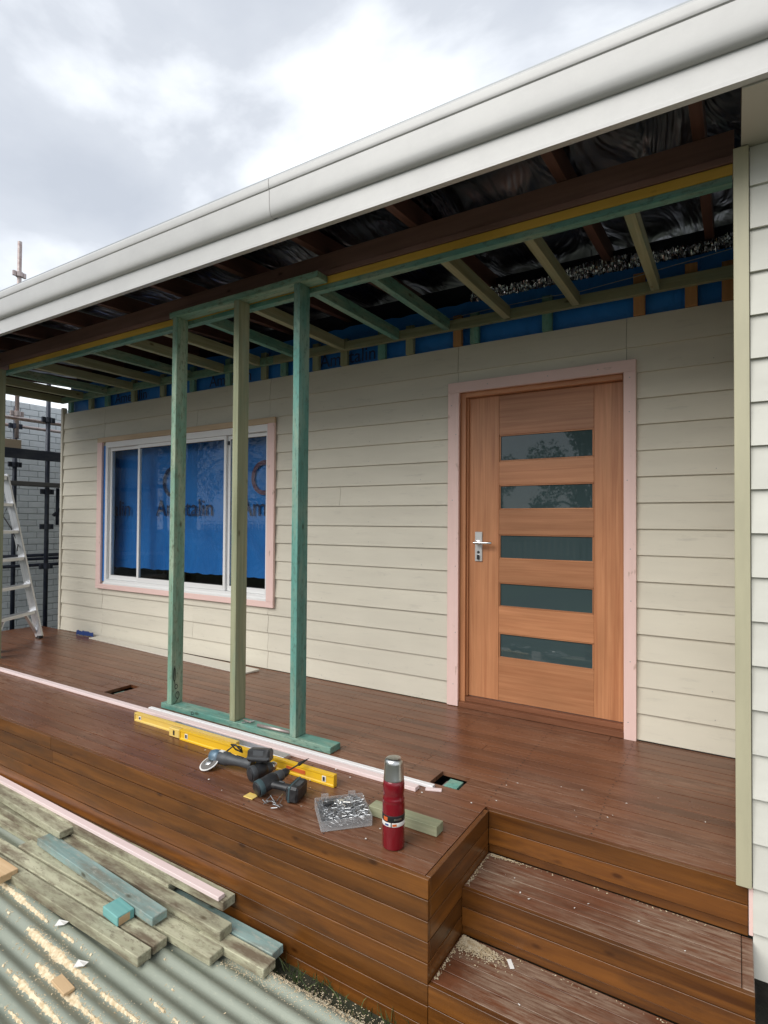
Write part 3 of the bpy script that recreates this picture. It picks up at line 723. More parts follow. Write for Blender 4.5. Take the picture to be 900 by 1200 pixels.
ink(ell(2.503, 0.092, 0.014, 0.022), (1, 0, 0), studs[0])
ink([(fx, 2.512, 0.072), (fx, 2.485, 0.045), (fx, 2.475, 0.040)], (1, 0, 0), studs[0])
ink([(-2.95+0.012*math.cos(a*0.35), PY0-0.002, 0.021+0.008*math.sin(a*0.35)) for a in range(19)], (0, -1, 0), bp)
ink([(-2.962, PY0-0.002, 0.029), (-2.960, PY0-0.002, 0.006)], (0, -1, 0), bp)

# ------------------------------------------------------------------ loose things on the deck
o = beam_between('primed_strip', (-5.60, 2.345, 0.010), (-1.265, 2.352, 0.010), 0.040, 0.018, 'pale_pink_strip')
tag(o, 'long pale pink primed strip lying along the deck in front of stud frame', 'timber strip')
o = beam_between('white_strip', (-3.30, 2.402, 0.008), (-1.21, 2.412, 0.008), 0.026, 0.014, 'white_strip')
tag(o, 'thin white strip lying between pink strip and frame bottom plate', 'timber strip')
o = beam_between('strip_offcut', (-1.235, 2.378, 0.005), (-1.165, 2.405, 0.005), 0.022, 0.009, 'pale_pink_strip')
tag(o, 'short broken pink offcut at the end of long pink strip', 'offcut')
o = beam_between('aluminium_straightedge', (-2.92, 2.285, 0.011), (-2.00, 2.282, 0.011), 0.055, 0.020, 'aluminium')
tag(o, 'flat aluminium straightedge lying behind the bright yellow level', 'straightedge')
def level(x0, x1, y, h, mat, label, vials, red=None):
    t = thing('spirit_level', (x0, y, 0), label, 'spirit level')
    yt = 0.012
    prof = [(y-yt, 0.001), (y+yt, 0.001), (y+yt, 0.009), (y+yt-0.006, 0.013), (y+yt-0.006, h-0.013), (y+yt, h-0.009), (y+yt, h), (y-yt, h), (y-yt, h-0.009), (y-yt+0.004, h-0.013), (y-yt+0.004, 0.013), (y-yt, 0.009)]
    b = extrude_x('level_body', prof, x0+0.006, x1-0.006, mat, t)
    for x in (x0, x1-0.0055): plank('end_cap', x, x+0.0055, y-yt-0.001, y+yt+0.001, 0.0005, h+0.0008, mat, t)
    for v in vials:
        plank('vial_window', v-0.011, v+0.011, y-yt+0.001, y-yt+0.0038, 0.016, h-0.016, 'white_plastic', b, bev=0)
        plank('vial', v-0.0055, v+0.0055, y-yt-0.001, y-yt+0.0008, 0.020, h-0.020, 'dark_plastic', b, bev=0)
    if red: plank('print', red[0], red[1], y-yt+0.0015, y-yt+0.0038, 0.020, h-0.020, 'red_print', b, bev=0)
    return t
level(-3.188, -2.30, 2.222, 0.052, 'level_dusty', 'dusty yellow spirit level, farther left and mostly behind the bright one', [-3.135])
level(-2.70, -1.605, 2.172, 0.058, 'level_yellow', 'bright yellow spirit level standing on edge behind the power tools', [-2.645, -1.665], (-1.90, -1.78))
# end clip of a third level between the two
t = thing('level_clamp', (-2.76, 2.175, 0), 'small dusty yellow level end piece between the two long levels', 'level piece')
plank('clamp_body', -2.80, -2.712, 2.166, 2.196, 0.001, 0.050, 'level_dusty', t, bev=0.003)
plank('clamp_slot', -2.762, -2.750, 2.1635, 2.1655, 0.014, 0.040, 'dark_plastic', t, bev=0)
# screwdriver-like metal pipe and clip on the bottom plate
o = tube('metal_pipe', [(-2.40, 2.475, 0.046), (-2.16, 2.490, 0.046)], 0.0095, 'galvanised'); tag(o, 'short thin steel tube lying on the bottom plate beside teal stud', 'tube')
t = thing('folded_bracket', (-2.50, 2.50, 0.037), 'small folded metal bracket lying on bottom plate beside olive stud', 'bracket')
beam_between('arm', (-2.52, 2.465, 0.042), (-2.47, 2.52, 0.044), 0.012, 0.006, 'steel', t); beam_between('arm', (-2.545, 2.50, 0.046), (-2.455, 2.475, 0.052), 0.010, 0.005, 'galvanised', t)

# angle grinder
gd = Vector((1, 0.08, 0.02)).normalized(); go = Vector((-2.265, 2.035, 0.047))
t = thing('angle_grinder', (go.x, go.y, 0), 'blue-grey angle grinder with pale disc lying in front of yellow level', 'angle grinder')
gm = frame(go, gd, (0, 0, 1))
body = lathe('motor_housing', [(0.010, 0.03), (0.029, 0.032), (0.033, 0.05), (0.033, 0.085), (0.030, 0.09), (0.025, 0.12), (0.022, 0.16), (0.024, 0.20), (0.026, 0.235), (0.020, 0.243)], 'grey_plastic', t, gm, 20)
plank('switch', -2.13, -2.08, 2.04, 2.055, 0.070, 0.076, 'dark_plastic', t)
hm = frame(go, gd, (0, 0, 1))
vs, fs = lathe_geo([(0.018, -0.03), (0.026, -0.024), (0.032, -0.004), (0.033, 0.018), (0.030, 0.034)], 20)
mesh('gear_head', [(x, y*1.0, z*1.05) for x, y, z in vs], fs, 'blue_grey_metal', t, gm, True)
lathe('spindle', [(0.018, 0), (0.018, 0.02), (0.012, 0.03)], 'steel', t, frame(go+Vector((-0.005, -0.010, -0.012)), (0.1, -0.55, -0.6), (0, 0, 1)), 14)
dn = Vector((-0.10, -0.42, 0.90)).normalized(); dc = go+Vector((0.004, -0.045, -0.016))
lathe('cutting_disc', [(0.050, -0.0015), (0.050, 0.0015)], 'white_plastic', t, frame(dc-dn*0.004, dn, (1, 0, 0)), 32)
lathe('disc_face', [(0.043, 0), (0.043, 0.0012)], 'abrasive', t, frame(dc-dn*0.002, dn, (1, 0, 0)), 32)
lathe('disc_flange', [(0.020, 0), (0.020, 0.004), (0.012, 0.008)], 'steel', t, frame(dc, dn, (1, 0, 0)), 16)
tube('cord', [go+Vector(v) for v in ((0.06, 0.02, 0.03), (0.08, 0.05, 0.055), (0.11, 0.07, 0.045), (0.10, 0.09, 0.01), (0.06, 0.08, 0.02), (0.05, 0.06, 0.05), (0.09, 0.05, 0.06), (0.13, 0.06, 0.03))], 0.004, 'cable', t, 8)
plank('rating_label', -2.235, -2.205, 2.030, 2.050, 0.0795, 0.081, 'white_plastic', t, bev=0)

# cordless tools
def cordless(name, rear, front, batt, label, cat, ring, bit, sc=1.0):
    rear, front, batt = Vector(rear), Vector(front), Vector(batt)
    t = thing(name, (rear.x, rear.y, 0), label, cat)
    ax = (front-rear).normalized(); ln = (front-rear).length; fm = frame(rear, ax, (0, 0, 1))
    lathe('motor_housing', [(0.018, -0.004), (0.030, 0.0), (0.034, 0.012), (0.034, ln*0.50), (0.031, ln*0.58), (0.027, ln*0.62)], 'dark_plastic', t, fm, 22)
    lathe('rear_ring', [(0.0355, 0.006), (0.0365, 0.010), (0.0365, 0.026), (0.0355, 0.030)], ring, t, fm, 22)
    lathe('gear_case', [(0.027, ln*0.62), (0.0275, ln*0.66), (0.024, ln*0.80), (0.020, ln*0.83)], 'grey_plastic', t, fm, 22)
    lathe('chuck', [(0.019, ln*0.83), (0.020, ln*0.86), (0.018, ln*0.95), (0.010, ln*1.02)], 'dark_plastic' if bit else 'steel', t, fm, 18)
    if bit:
        lathe('drill_bit', [(0.0035, ln*1.0), (0.0035, ln*1.0+0.055), (0.0085, ln*1.0+0.065), (0.007, ln*1.0+0.085), (0.001, ln*1.0+0.125)], 'cable', t, fm, 10)
    mid = rear+ax*ln*0.35; g = (batt-mid); gl = g.length; gx = g.normalized()
    gmx = frame(mid, gx, (0, 0, 1))
    vs, fs = lathe_geo([(0.024, 0.0), (0.020, 0.04), (0.0185, gl*0.5), (0.020, gl*0.8), (0.026, gl*0.95)], 16)
    mesh('grip', [(x, y*1.0, z*0.85) for x, y, z in vs], fs, 'dark_plastic', t, gmx, True)
    tr = frame(mid+gx*0.05+ax*0.024, gx, (0, 0, 1)); link('trigger', box_mesh(0.03, 0.012, 0.014, 'grey_plastic', 0.003), None, t, tr)
    bm_ = frame(batt+gx*0.015, gx, (0, 0, 1))
    b = link('battery', box_mesh(0.058, 0.112, 0.070, 'dark_plastic', 0.009), None, t, bm_)
    link('battery_band', box_mesh(0.014, 0.1135, 0.0715, ring, 0.004), None, b, bm_ @ Matrix.Translation((-0.012, 0, 0)))
    link('battery_label', box_mesh(0.022, 0.05, 0.001, 'grey_plastic', 0), None, b, bm_ @ Matrix.Translation((0.012, 0, 0.0352)))
    return t
cordless('impact_driver', (-1.975, 1.985, 0.040), (-1.930, 2.120, 0.050), (-1.965, 2.045, 0.100), 'black cordless driver lying behind the drill, beside the grinder', 'cordless driver', 'grey_plastic', False)
cordless('cordless_drill', (-1.842, 1.895, 0.038), (-1.800, 2.060, 0.072), (-1.700, 1.985, 0.040), 'black cordless drill with teal-grey rear ring and upward bit', 'cordless drill', 'teal_plastic', True)
o = plank('sanding_pad', -1.90, -1.845, 1.872, 1.915, 0.0005, 0.005, 'level_dusty'); tag(o, 'small yellow sponge pad poking out under the drill', 'pad')
# loose screws
vs, fs = [], []
for i in range(16):
    p = Vector((-1.745+random.gauss(0, 0.022), 1.893+random.gauss(0, 0.02), 0.004+random.uniform(0, 0.012))); a = random.uniform(0, math.tau); q = p+Vector((math.cos(a)*0.032, math.sin(a)*0.032, random.uniform(-0.003, 0.012)))
    v, f = tube_geo([p, p+(q-p)*0.12, p+(q-p)*0.13, q], 0.0022, 6)
    b = len(vs); vs += v; fs += [tuple(b+i2 for i2 in ff) for ff in f]
tag(mesh('loose_screws', vs, fs, 'zinc'), 'little heap of loose silver screws beside the drill', 'screws', kind='stuff')

# box of screws with keys on it
bxm = Matrix.Translation((-1.418, 1.972, 0)) @ Matrix.Rotation(math.radians(46), 4, 'Z')
t = link('screw_box', None, mw=bxm); tag(t, 'clear plastic box full of silver screws beside red flask', 'screw box'); t.empty_display_size = 0.1
def lbox(name, x0, x1, y0, y1, z0, z1, mat, par, tilt=None):
    mw = bxm @ Matrix.Translation(((x0+x1)/2, (y0+y1)/2, (z0+z1)/2))
    if tilt: mw = mw @ Euler(tilt).to_matrix().to_4x4()
    return link(name, box_mesh(x1-x0, y1-y0, z1-z0, mat, 0.001), None, par, mw)
lx, ly, hz = 0.105, 0.100, 0.045
lbox('box_base', -lx, lx, -ly, ly, 0.001, 0.004, 'clear_plastic', t)
for s in (-1, 1):
    lbox('box_side', -lx, lx, s*ly-0.0015, s*ly+0.0015, 0.0045, hz, 'clear_plastic', t)
    lbox('box_side', s*lx-0.0015, s*lx+0.0015, -ly+0.002, ly-0.002, 0.0045, hz, 'clear_plastic', t)
    lbox('clip', s*0.06-0.016, s*0.06+0.016, ly+0.002, ly+0.012, hz-0.012, hz+0.010, 'clear_plastic', t)
lbox('divider', -lx+0.002, lx-0.002, 0.03, 0.032, 0.0045, hz-0.004, 'clear_plastic', t)
vs, fs = [], []
rr = random.Random(3)
for i in range(1700):
    x, y = rr.uniform(-lx+0.016, lx-0.016), rr.uniform(-ly+0.016, ly-0.016)
    zz = 0.008+rr.random()**0.6*0.034; a = rr.uniform(0, math.tau)
    p = Vector((x, y, zz)); q = p+Vector((math.cos(a)*0.028, math.sin(a)*0.028, rr.uniform(-0.010, 0.010)))
    q.x = max(-lx+0.004, min(lx-0.004, q.x)); q.y = max(-ly+0.004, min(ly-0.004, q.y)); q.z = max(0.006, q.z)
    v, f = tube_geo([p, q], 0.0016, 5); b = len(vs); vs += v; fs += [tuple(b+i2 for i2 in ff) for ff in f]
tag(mesh('screws', vs, fs, 'zinc', t, bxm), kind='stuff')
t = thing('key_bunch', (-1.44, 1.975, 0.05), 'bunch of keys with black fob lying on the screw box', 'keys')
beam_between('fob', (-1.485, 1.925, 0.054), (-1.455, 1.962, 0.056), 0.018, 0.010, 'dark_plastic', t, 0.003)
tube('ring', [(-1.447+0.015*math.cos(a*0.42), 1.970+0.015*math.sin(a*0.42), 0.057) for a in range(16)], 0.0018, 'chrome', t, 6)
for a in (0.3, 1.0, -0.4):
    p = Vector((-1.440, 1.978, 0.056+0.004*a)); q = p+Vector((math.cos(a)*0.05, math.sin(a)*0.05, 0.004))
    k_ = beam_between('key_blade', p+(q-p)*0.35, q, 0.007, 0.002, 'chrome', t); lathe('key_head', [(0.011, -0.001), (0.011, 0.001)], 'chrome', k_, frame(p+(q-p)*0.2, (0, 0.1, 1), (1, 0, 0)), 14)

# red flask
t = thing('vacuum_flask', (-1.128, 1.905, 0), 'tall dark red vacuum flask with steel cup lid standing on deck', 'flask')
fm = frame((-1.128, 1.905, 0.0), (0, 0, 1), (0, 1, 0))
lathe('flask_body', [(0.030, 0.001), (0.0415, 0.004), (0.043, 0.012), (0.043, 0.165), (0.0415, 0.172), (0.0415, 0.176), (0.0425, 0.182), (0.0425, 0.186), (0.041, 0.190), (0.0395, 0.198), (0.0395, 0.206), (0.0415, 0.215), (0.0420, 0.240), (0.040, 0.252), (0.0365, 0.258)], 'red_enamel', t, fm, 36)
lathe('cup_lid', [(0.0400, 0.2585), (0.0400, 0.262), (0.0388, 0.266), (0.0362, 0.318), (0.0348, 0.330), (0.0300, 0.336), (0.021, 0.338)], 'steel', t, fm, 36)
lab = lathe('label_band', [(0.0432, 0.108), (0.0437, 0.109), (0.0437, 0.132), (0.0432, 0.133)], 'black_label', t, fm, 36)
lathe('silver_band', [(0.0432, 0.092), (0.0436, 0.093), (0.0436, 0.1065), (0.0432, 0.1075)], 'white_plastic', t, fm, 36)
def arc_patch(name, mat, a0, a1, z0, z1, rad=0.0440):
    vs, fs = [], []; n = 6
    for i in range(n+1):
        a = a0+(a1-a0)*i/n
        for z in (z0, z1): vs.append((-1.128+rad*math.cos(a), 1.905+rad*math.sin(a), z))
    for i in range(n): fs.append((2*i, 2*i+2, 2*i+3, 2*i+1))
    mesh(name, vs, fs, mat, lab)
ac = math.atan2(-1.905, 1.128)
arc_patch('print', 'red_print', ac-1.0, ac-0.55, 0.113, 0.128)
for k in range(7): arc_patch('print', 'steel', ac+0.05+k*0.105, ac+0.12+k*0.105, 0.117, 0.124)
arc_patch('print', 'black_label', ac-0.25, ac-0.16, 0.092, 0.108); arc_patch('print', 'red_print', ac-0.10, ac+0.28, 0.095, 0.104); arc_patch('print', 'blue_plastic', ac-0.8, ac-0.45, 0.096, 0.103)
# green offcut behind the flask
o = beam_between('timber_offcut', (-1.335, 2.075, 0.0205), (-1.012, 2.075, 0.0205), 0.060, 0.040, 'olive_timber', bev=0.002); tag(o, 'greenish treated timber offcut lying on deck behind red flask', 'offcut')
# cream board against the wall and blue plastic scrap
t = mesh('cladding_offcut', [(-5.78, 3.46, 0.002), (-3.40, 3.335, 0.002), (-3.37, 3.49, 0.002), (-5.76, 3.555, 0.002), (-5.78, 3.46, 0.011), (-3.40, 3.335, 0.011), (-3.37, 3.49, 0.018), (-5.76, 3.555, 0.018)],
         [(0, 1, 2, 3), (4, 5, 6, 7), (0, 1, 5, 4), (1, 2, 6, 5), (2, 3, 7, 6), (3, 0, 4, 7)], 'cream_offcut'); tag(t, 'cream cladding board lying flat on deck against the wall', 'cladding board')
t = wrinkled('plastic_scrap', -6.10, -5.80, 0.006, 0.05, 3.50, 10, 4, 0.02, 'blue_plastic', None, 8); tag(t, 'crumpled dark blue plastic scrap on deck at wall foot', 'plastic scrap')
o = beam_between('paper_tag', (-0.716, 2.048, -0.357), (-0.69, 2.012, -0.357), 0.016, 0.002, 'paper_white'); tag(o, 'small white paper tag lying on the lower step', 'tag')

# ------------------------------------------------------------------ timber pile and corrugated iron in front of the deck
ZS = -0.50
def corr_z(x, y): return ZS+0.0090*math.sin(2*math.pi*(y+0.03*x)/0.076)+0.004*math.sin(1.3*x)+0.003*math.sin(2.1*y)
vs, fs = [], []; nx = 60; ny = 210
for dz in (0, -0.0015):
    for j in range(ny+1):
        for i in range(nx+1):
            x = -5.2+5.0*i/nx; y = 0.45+1.24*j/ny; vs.append((x, y, corr_z(x, y)+dz))
nn = (nx+1)*(ny+1)
for b in (0, nn):
    for j in range(ny):
        for i in range(nx):
            a = b+j*(nx+1)+i; q = (a, a+1, a+nx+2, a+nx+1); fs.append(q if b == 0 else q[::-1])
tag(mesh('corrugated_sheet', vs, fs, 'corrugated_paint', smooth=True, recalc=False), 'pale green corrugated iron sheet lying on ground in front of deck', 'iron sheet')
G = 'timbers piled on the corrugated iron'
def timber(x0, x1, ya, yb, ztop, wd, th, mat, label, name='timber_length', roll=0.0, dz=0.0):
    o = beam_between(name, (x0, ya, ztop-th/2+dz), (x1, yb, ztop-th/2), wd, th, mat, bev=0.0025)
    if roll: o.rotation_euler.x += roll
    return tag(o, label, 'timber', G)
timber(-4.6, -1.850, 1.800-0.045, 1.748, -0.365, 0.070, 0.040, 'weathered_timber', 'weathered timber under the pink strip, closest to the deck front')
o = beam_between('primed_strip', (-4.6, 1.788-0.012, -0.355), (-1.868, 1.722, -0.355), 0.036, 0.018, 'pale_pink_strip'); tag(o, 'long pink primed strip on top of the timber pile beside deck', 'timber strip')
timber(-3.7, -1.786, 1.690, 1.672, -0.420, 0.066, 0.040, 'weathered_timber', 'pale grey timber with sawn notch, beside the blue-green board')
timber(-3.2, -1.752, 1.585, 1.592, -0.4575, 0.070, 0.034, 'weathered_timber', 'grey timber with brown end on the iron, beneath the notched one')
timber(-2.6, -1.535, 1.664, 1.662, -0.460, 0.068, 0.036, 'weathered_timber', 'mottled brown timber reaching farthest right on the iron')
timber(-2.5, -1.560, 1.738, 1.735, -0.458, 0.066, 0.035, 'weathered_teal', 'pale blue-green timber against deck foot at right end of pile')
timber(-4.4, -1.985, 1.420, 1.436, -0.452, 0.062, 0.042, 'weathered_timber', 'long grey timber at the pile edge nearest the bare iron')
timber(-3.6, -1.990, 1.505, 1.512, -0.458, 0.066, 0.036, 'weathered_timber', 'rough brown timber under the small teal offcut')
timber(-3.10, -2.075, 1.630, 1.572, -0.412, 0.072, 0.036, 'weathered_teal', 'blue-grey board lying on top in the middle of pile')
timber(-4.7, -2.985, 1.742, 1.688, -0.372, 0.084, 0.036, 'weathered_timber', 'warped weathered plank on top at the left of pile', dz=0.02)
timber(-4.7, -1.90, 1.665, 1.640, -0.460, 0.068, 0.034, 'weathered_timber', 'grey timber hidden low in the pile under notched timber')
timber(-4.7, -2.2, 1.752, 1.745, -0.408, 0.074, 0.040, 'weathered_timber', 'grey timber in the middle layer below the pink strip')
timber(-4.7, -2.3, 1.752, 1.745, -0.452, 0.074, 0.040, 'weathered_timber', 'grey timber in the bottom layer below the pink strip')
o = beam_between('timber_offcut', (-2.325, 1.512, -0.436), (-2.205, 1.502, -0.436), 0.076, 0.040, 'bright_teal', bev=0.0025); tag(o, 'small bright teal timber block lying on the pile', 'offcut')
plank('sawn_face', -2.2045, -2.2035, 1.469, 1.538, -0.452, -0.420, 'raw_pine', o, bev=0)
o = beam_between('timber_offcut', (-3.35, 1.385, -0.448), (-2.945, 1.385, -0.448), 0.088, 0.034, 'raw_pine', bev=0.002); tag(o, 'fresh orange pine offcut at left edge of the iron', 'offcut')
o = beam_between('wood_chip', (-2.19, 1.205, -0.484), (-2.085, 1.195, -0.484), 0.040, 0.012, 'raw_pine'); tag(o, 'small tan wood chip lying on the corrugated iron', 'wood chip')
for p, lb in (((-2.47, 1.375), 'white plastic scrap on the iron nearest the timbers'), ((-2.18, 1.292), 'white plastic scrap on the iron above the tan chip')):
    o = mesh('plastic_scrap', [(-0.022, -0.012, 0.002), (0.02, -0.014, 0.008), (0.026, 0.012, 0.003), (-0.016, 0.014, 0.012), (-0.022, -0.012, 0.0), (0.02, -0.014, 0.006), (0.026, 0.012, 0.001), (-0.016, 0.014, 0.010)],
             [(0, 1, 2, 3), (7, 6, 5, 4), (0, 1, 5, 4), (1, 2, 6, 5), (2, 3, 7, 6), (3, 0, 4, 7)], 'paper_white', None, Matrix.Translation((p[0], p[1], -0.488)) @ Matrix.Rotation(0.6, 4, 'Z')); tag(o, lb, 'plastic scrap')

# sawdust, chips, grass, pebbles (stuff)
def lowz(x, y): return corr_z(x, y)+0.001
sp = []; dv, dfc = [], []; rs = random.Random(21)
for v in range(9):                       # powder drifts lying along the valleys of the iron
    ph = rs.uniform(0, 6); x = -3.6; prev = None; amt = [0, 0.7, 0.9, 1.25, 1.2, 0.75, 0.30, 0.30, 0.35][v]
    while x < -0.9:
        yc = 0.978+0.076*v-0.03*x-0.057-0.012+0.003*math.sin(x*6+ph)
        wd = amt*0.58*(0.008+0.010*math.sin(x*4.1+ph)+0.006*math.sin(x*11+2*ph)+0.004*math.sin(x*31+ph)+rs.uniform(-0.006, 0.006))*(1.0 if x < -2.3 else max(0.25, 1-(x+2.3)*0.8))
        if wd > 0.002:
            b = len(dv); yy = [yc-wd*1.1, yc-wd*0.4+rs.uniform(-.001, .001), yc+wd*0.4, yc+wd]
            hh = [-0.001, 0.0022+rs.uniform(0, 0.0022), 0.0022+rs.uniform(0, 0.0022), -0.001]
            for a_, h_ in zip(yy, hh): dv.append((x, a_+rs.uniform(-0.0014, 0.0014), corr_z(x, a_)+h_))
            if prev is not None:
                for q in range(3): dfc.append((prev+q, b+q, b+q+1, prev+q+1))
            prev = b
            for _ in range(int(9*amt)): 
                a_ = yc+rs.gauss(0, wd*1.0+0.002); sp.append((x+rs.uniform(0, 0.01), a_, lowz(x, a_)))
        else: prev = None
        x += 0.010
for i in range(3800):                    # along the deck foot
    x = -1.75+random.random()*1.1; y = 1.665+random.gauss(0, 0.030)+0.025*math.sin(x*4)
    if y < 1.775: sp.append((x, y, max(GZ+0.004, corr_z(x, y) if y < 1.69 else GZ+0.012)))
for i in range(350):
    x, y = random.uniform(-3.2, -0.9), random.uniform(1.0, 1.65); sp.append((x, y, lowz(x, y)))
fv, ff_ = flakes(sp, 0.0021); b = len(dv); dv += fv; dfc += [tuple(b+i for i in f) for f in ff_]
tag(mesh('sawdust', dv, dfc, 'sawdust', recalc=False), 'pale sawdust in the valleys of the corrugated iron', 'sawdust', kind='stuff')
sp = []
for i in range(2300):
    a = abs(random.gauss(0, 0.07)); b = abs(random.gauss(0, 0.030)); sp.append((-0.905+a, 2.068-b-a*0.10, -0.358+random.random()*0.006*max(0, 1-a*5)))
for i in range(320):
    sp.append((-0.90+abs(random.gauss(0, 0.06)), 2.352-abs(random.gauss(0, 0.008)), -0.178))
for i in range(120): sp.append((-0.91+abs(random.gauss(0, 0.006)), random.uniform(2.10, 2.35), -0.178)); sp.append((-0.91+abs(random.gauss(0, 0.006)), random.uniform(1.82, 2.07), -0.358))
for i in range(60): sp.append((random.uniform(-0.9, 0.0), 2.352-abs(random.gauss(0, 0.006)), -0.178)); sp.append((random.uniform(-0.9, 0.0), 2.066-abs(random.gauss(0, 0.006)), -0.358))
tag(mesh('step_sawdust', *flakes(sp, 0.0026), 'sawdust', recalc=False), 'sawdust heaped in the left corner of the lower step', 'sawdust', kind='stuff')
sp = []
for i in range(48):
    x = random.uniform(-3.2, -0.1) if i % 3 else random.gauss(-1.5, 0.35); y = random.uniform(1.84, 2.45) if x < -0.95 else random.uniform(2.4, 2.9)
    if any(h[0]-.02 < x < h[1]+.02 and h[2]-.02 < y < h[3]+.02 for h in HOLES) or x < -6.9 or x > -0.05: continue
    sp.append((x, y, 0.0035))
for i in range(9): sp.append((random.uniform(-0.85, 0.0), random.uniform(2.12, 2.3), -0.1775)); sp.append((random.uniform(-0.85, 0.0), random.uniform(1.83, 2.04), -0.3575))
tag(mesh('wood_shavings', *flakes(sp, 0.0036), 'paper_white', recalc=False), 'pale wood shavings scattered over the deck and steps', 'shavings', kind='stuff')
vs, fs = [], []
for i in range(190):
    x = random.choice([random.gauss(-1.42, 0.10), random.uniform(-1.55, -0.75), random.gauss(-1.0, 0.08)]); y = random.uniform(1.70, 1.785)
    z = GZ; h = random.uniform(0.02, 0.085); a = random.uniform(0, math.tau); b = len(vs); dx, dy = math.cos(a)*0.0022, math.sin(a)*0.0022
    lx_, ly_ = random.gauss(0, h*0.5), random.gauss(-h*0.25, h*0.4)
    vs += [(x-dx, y-dy, z), (x+dx, y+dy, z), (x+dx*.8+lx_*.4, y+dy*.8+min(ly_*.4, 1.785-y), z+h*.6), (x-dx*.8+lx_*.4, y-dy*.8+min(ly_*.4, 1.785-y), z+h*.6), (x+lx_, min(y+ly_, 1.785), z+h)]
    fs += [(b, b+1, b+2, b+3), (b+3, b+2, b+4)]
tag(mesh('grass', vs, fs, 'grass', recalc=False), 'sparse green grass growing at the foot of deck front', 'grass', kind='stuff')
vs, fs = [], []
for i in range(500):
    x, y = random.uniform(0.05, 0.9), random.uniform(1.4, 2.35); s = random.uniform(0.004, 0.014); b = len(vs)
    if i > 300: x, y = random.uniform(-8.2, -7.0), random.uniform(2.6, 5)
    if i > 300: s *= 3
    a = random.uniform(0, 3)
    for k in range(6):
        vs.append((x+s*math.cos(a+k*1.047)*random.uniform(.7, 1.1), y+s*math.sin(a+k*1.047)*random.uniform(.6, 1), GZ))
    vs += [(x+s*0.2, y, GZ+s*0.8)]
    fs += [(b+k, b+(k+1) % 6, b+6) for k in range(6)]
tag(mesh('pebbles', vs, fs, 'pebble', recalc=False), 'small pebbles on dark soil beside the steps', 'pebbles', kind='stuff')

# ------------------------------------------------------------------ ladder
B = Vector((-6.232, 3.191, 0.0)); sd = Vector((-0.53, 0.85, 0)).normalized(); bd = Vector((-0.85, -0.53, 0)).normalized()
t = thing('step_ladder', tuple(B-sd*0.25), 'aluminium step ladder standing on the deck left of the wall', 'ladder')
H, LEAN = 1.72, 0.36
for s, nm in ((0.0, 'stile'), (-0.66, 'stile')):
    p = B+sd*s; q = p+bd*LEAN+Vector((0, 0, H)); inn = sd*(0.05*(-1 if s == 0 else 1))
    beam_between(nm, p+Vector((0, 0, 0.02)), q+inn, 0.024, 0.072, 'aluminium', t, 0.002, up=bd)
    for e_ in (-0.030, 0.030):
        beam_between('stile_flange', p+Vector((0, 0, 0.022))-bd*e_+sd*0.014, q+inn-bd*e_+sd*0.014, 0.006, 0.010, 'aluminium', t, 0, up=bd)
    beam_between('rear_leg', p+bd*0.80+Vector((0, 0, 0.02)), q+inn+bd*0.10, 0.020, 0.040, 'aluminium', t, 0.002, up=bd)
    plank('foot', p.x-0.035, p.x+0.035, p.y-0.02, p.y+0.02, 0.001, 0.030, 'dark_plastic', t)
    beam_between('foot_brace', p+bd*0.03+Vector((0, 0, 0.05)), p+bd*0.05-sd*(0.16 if s == 0 else -0.16)+Vector((0, 0, 0.27)), 0.018, 0.03, 'aluminium', t, 0.002, up=bd)
for k in range(1, 7):
    z = 0.28*k; u = z/H; c = B+bd*(LEAN*u+0.01)+Vector((0, 0, z)); ins = 0.05*u
    beam_between('step', c+sd*(-0.02-ins), c+sd*(-0.64+ins), 0.085, 0.034 if k < 6 else 0.05, 'aluminium', t, 0.002)
tube('cable', [B+bd*0.30-sd*0.10+Vector((0, 0, 1.36)), B+bd*0.28-sd*0.18+Vector((0, 0, 1.28)), B+bd*0.28-sd*0.06+Vector((0, 0, 1.16)), B+bd*0.22-sd*0.03+Vector((0, 0, 1.0)), B+bd*0.19-sd*0.09+Vector((0, 0, 0.92))], 0.005, 'cable', t, 8)

# ------------------------------------------------------------------ scaffold beyond the house
t = thing('scaffold', (-7.6, 3.8, GZ), 'dark steel tube scaffold with planks beside painted brick wall', 'scaffold')
XA, XB = -7.40, -7.95
def std(x, y, z0, z1, mat):
    o = tube('standard', [(x, y, z0), (x, y, z1)], 0.026, mat, t, 12); return o
s1 = std(XA, 3.855, GZ, 3.2, 'navy_steel'); s2 = std(XB, 3.73, GZ, 2.72, 'navy_steel'); std(XB+0.02, 3.735, 2.3, 4.87, 'galvanised'); std(XA, 5.6, GZ, 3.2, 'navy_steel'); std(XB, 5.6, GZ, 3.2, 'navy_steel')
def coup(x, y, z, mat, par):
    vs, fs = lathe_geo([(0.030, -0.035), (0.044, -0.03), (0.044, 0.03), (0.030, 0.035)], 10)
    mesh('coupler', vs, fs, mat, par, frame((x, y, z), (0, 0, 1), (1, 0, 0)))
    for dy_ in (-0.062, 0.062): plank('lug', x-0.014, x+0.014, y+dy_-0.018, y+dy_+0.018, z-0.032, z+0.032, mat, par)
for z in (2.51, 2.08, 1.60, 1.16, 0.66): coup(XA, 3.855, z, 'navy_steel', s1)
for z in (2.46, 1.96, 0.74): coup(XB, 3.73, z, 'navy_steel', s2)
coup(XB+0.02, 3.735, 4.44, 'galvanised', s2); coup(XB+0.02, 3.735, 2.62, 'galvanised', s2)
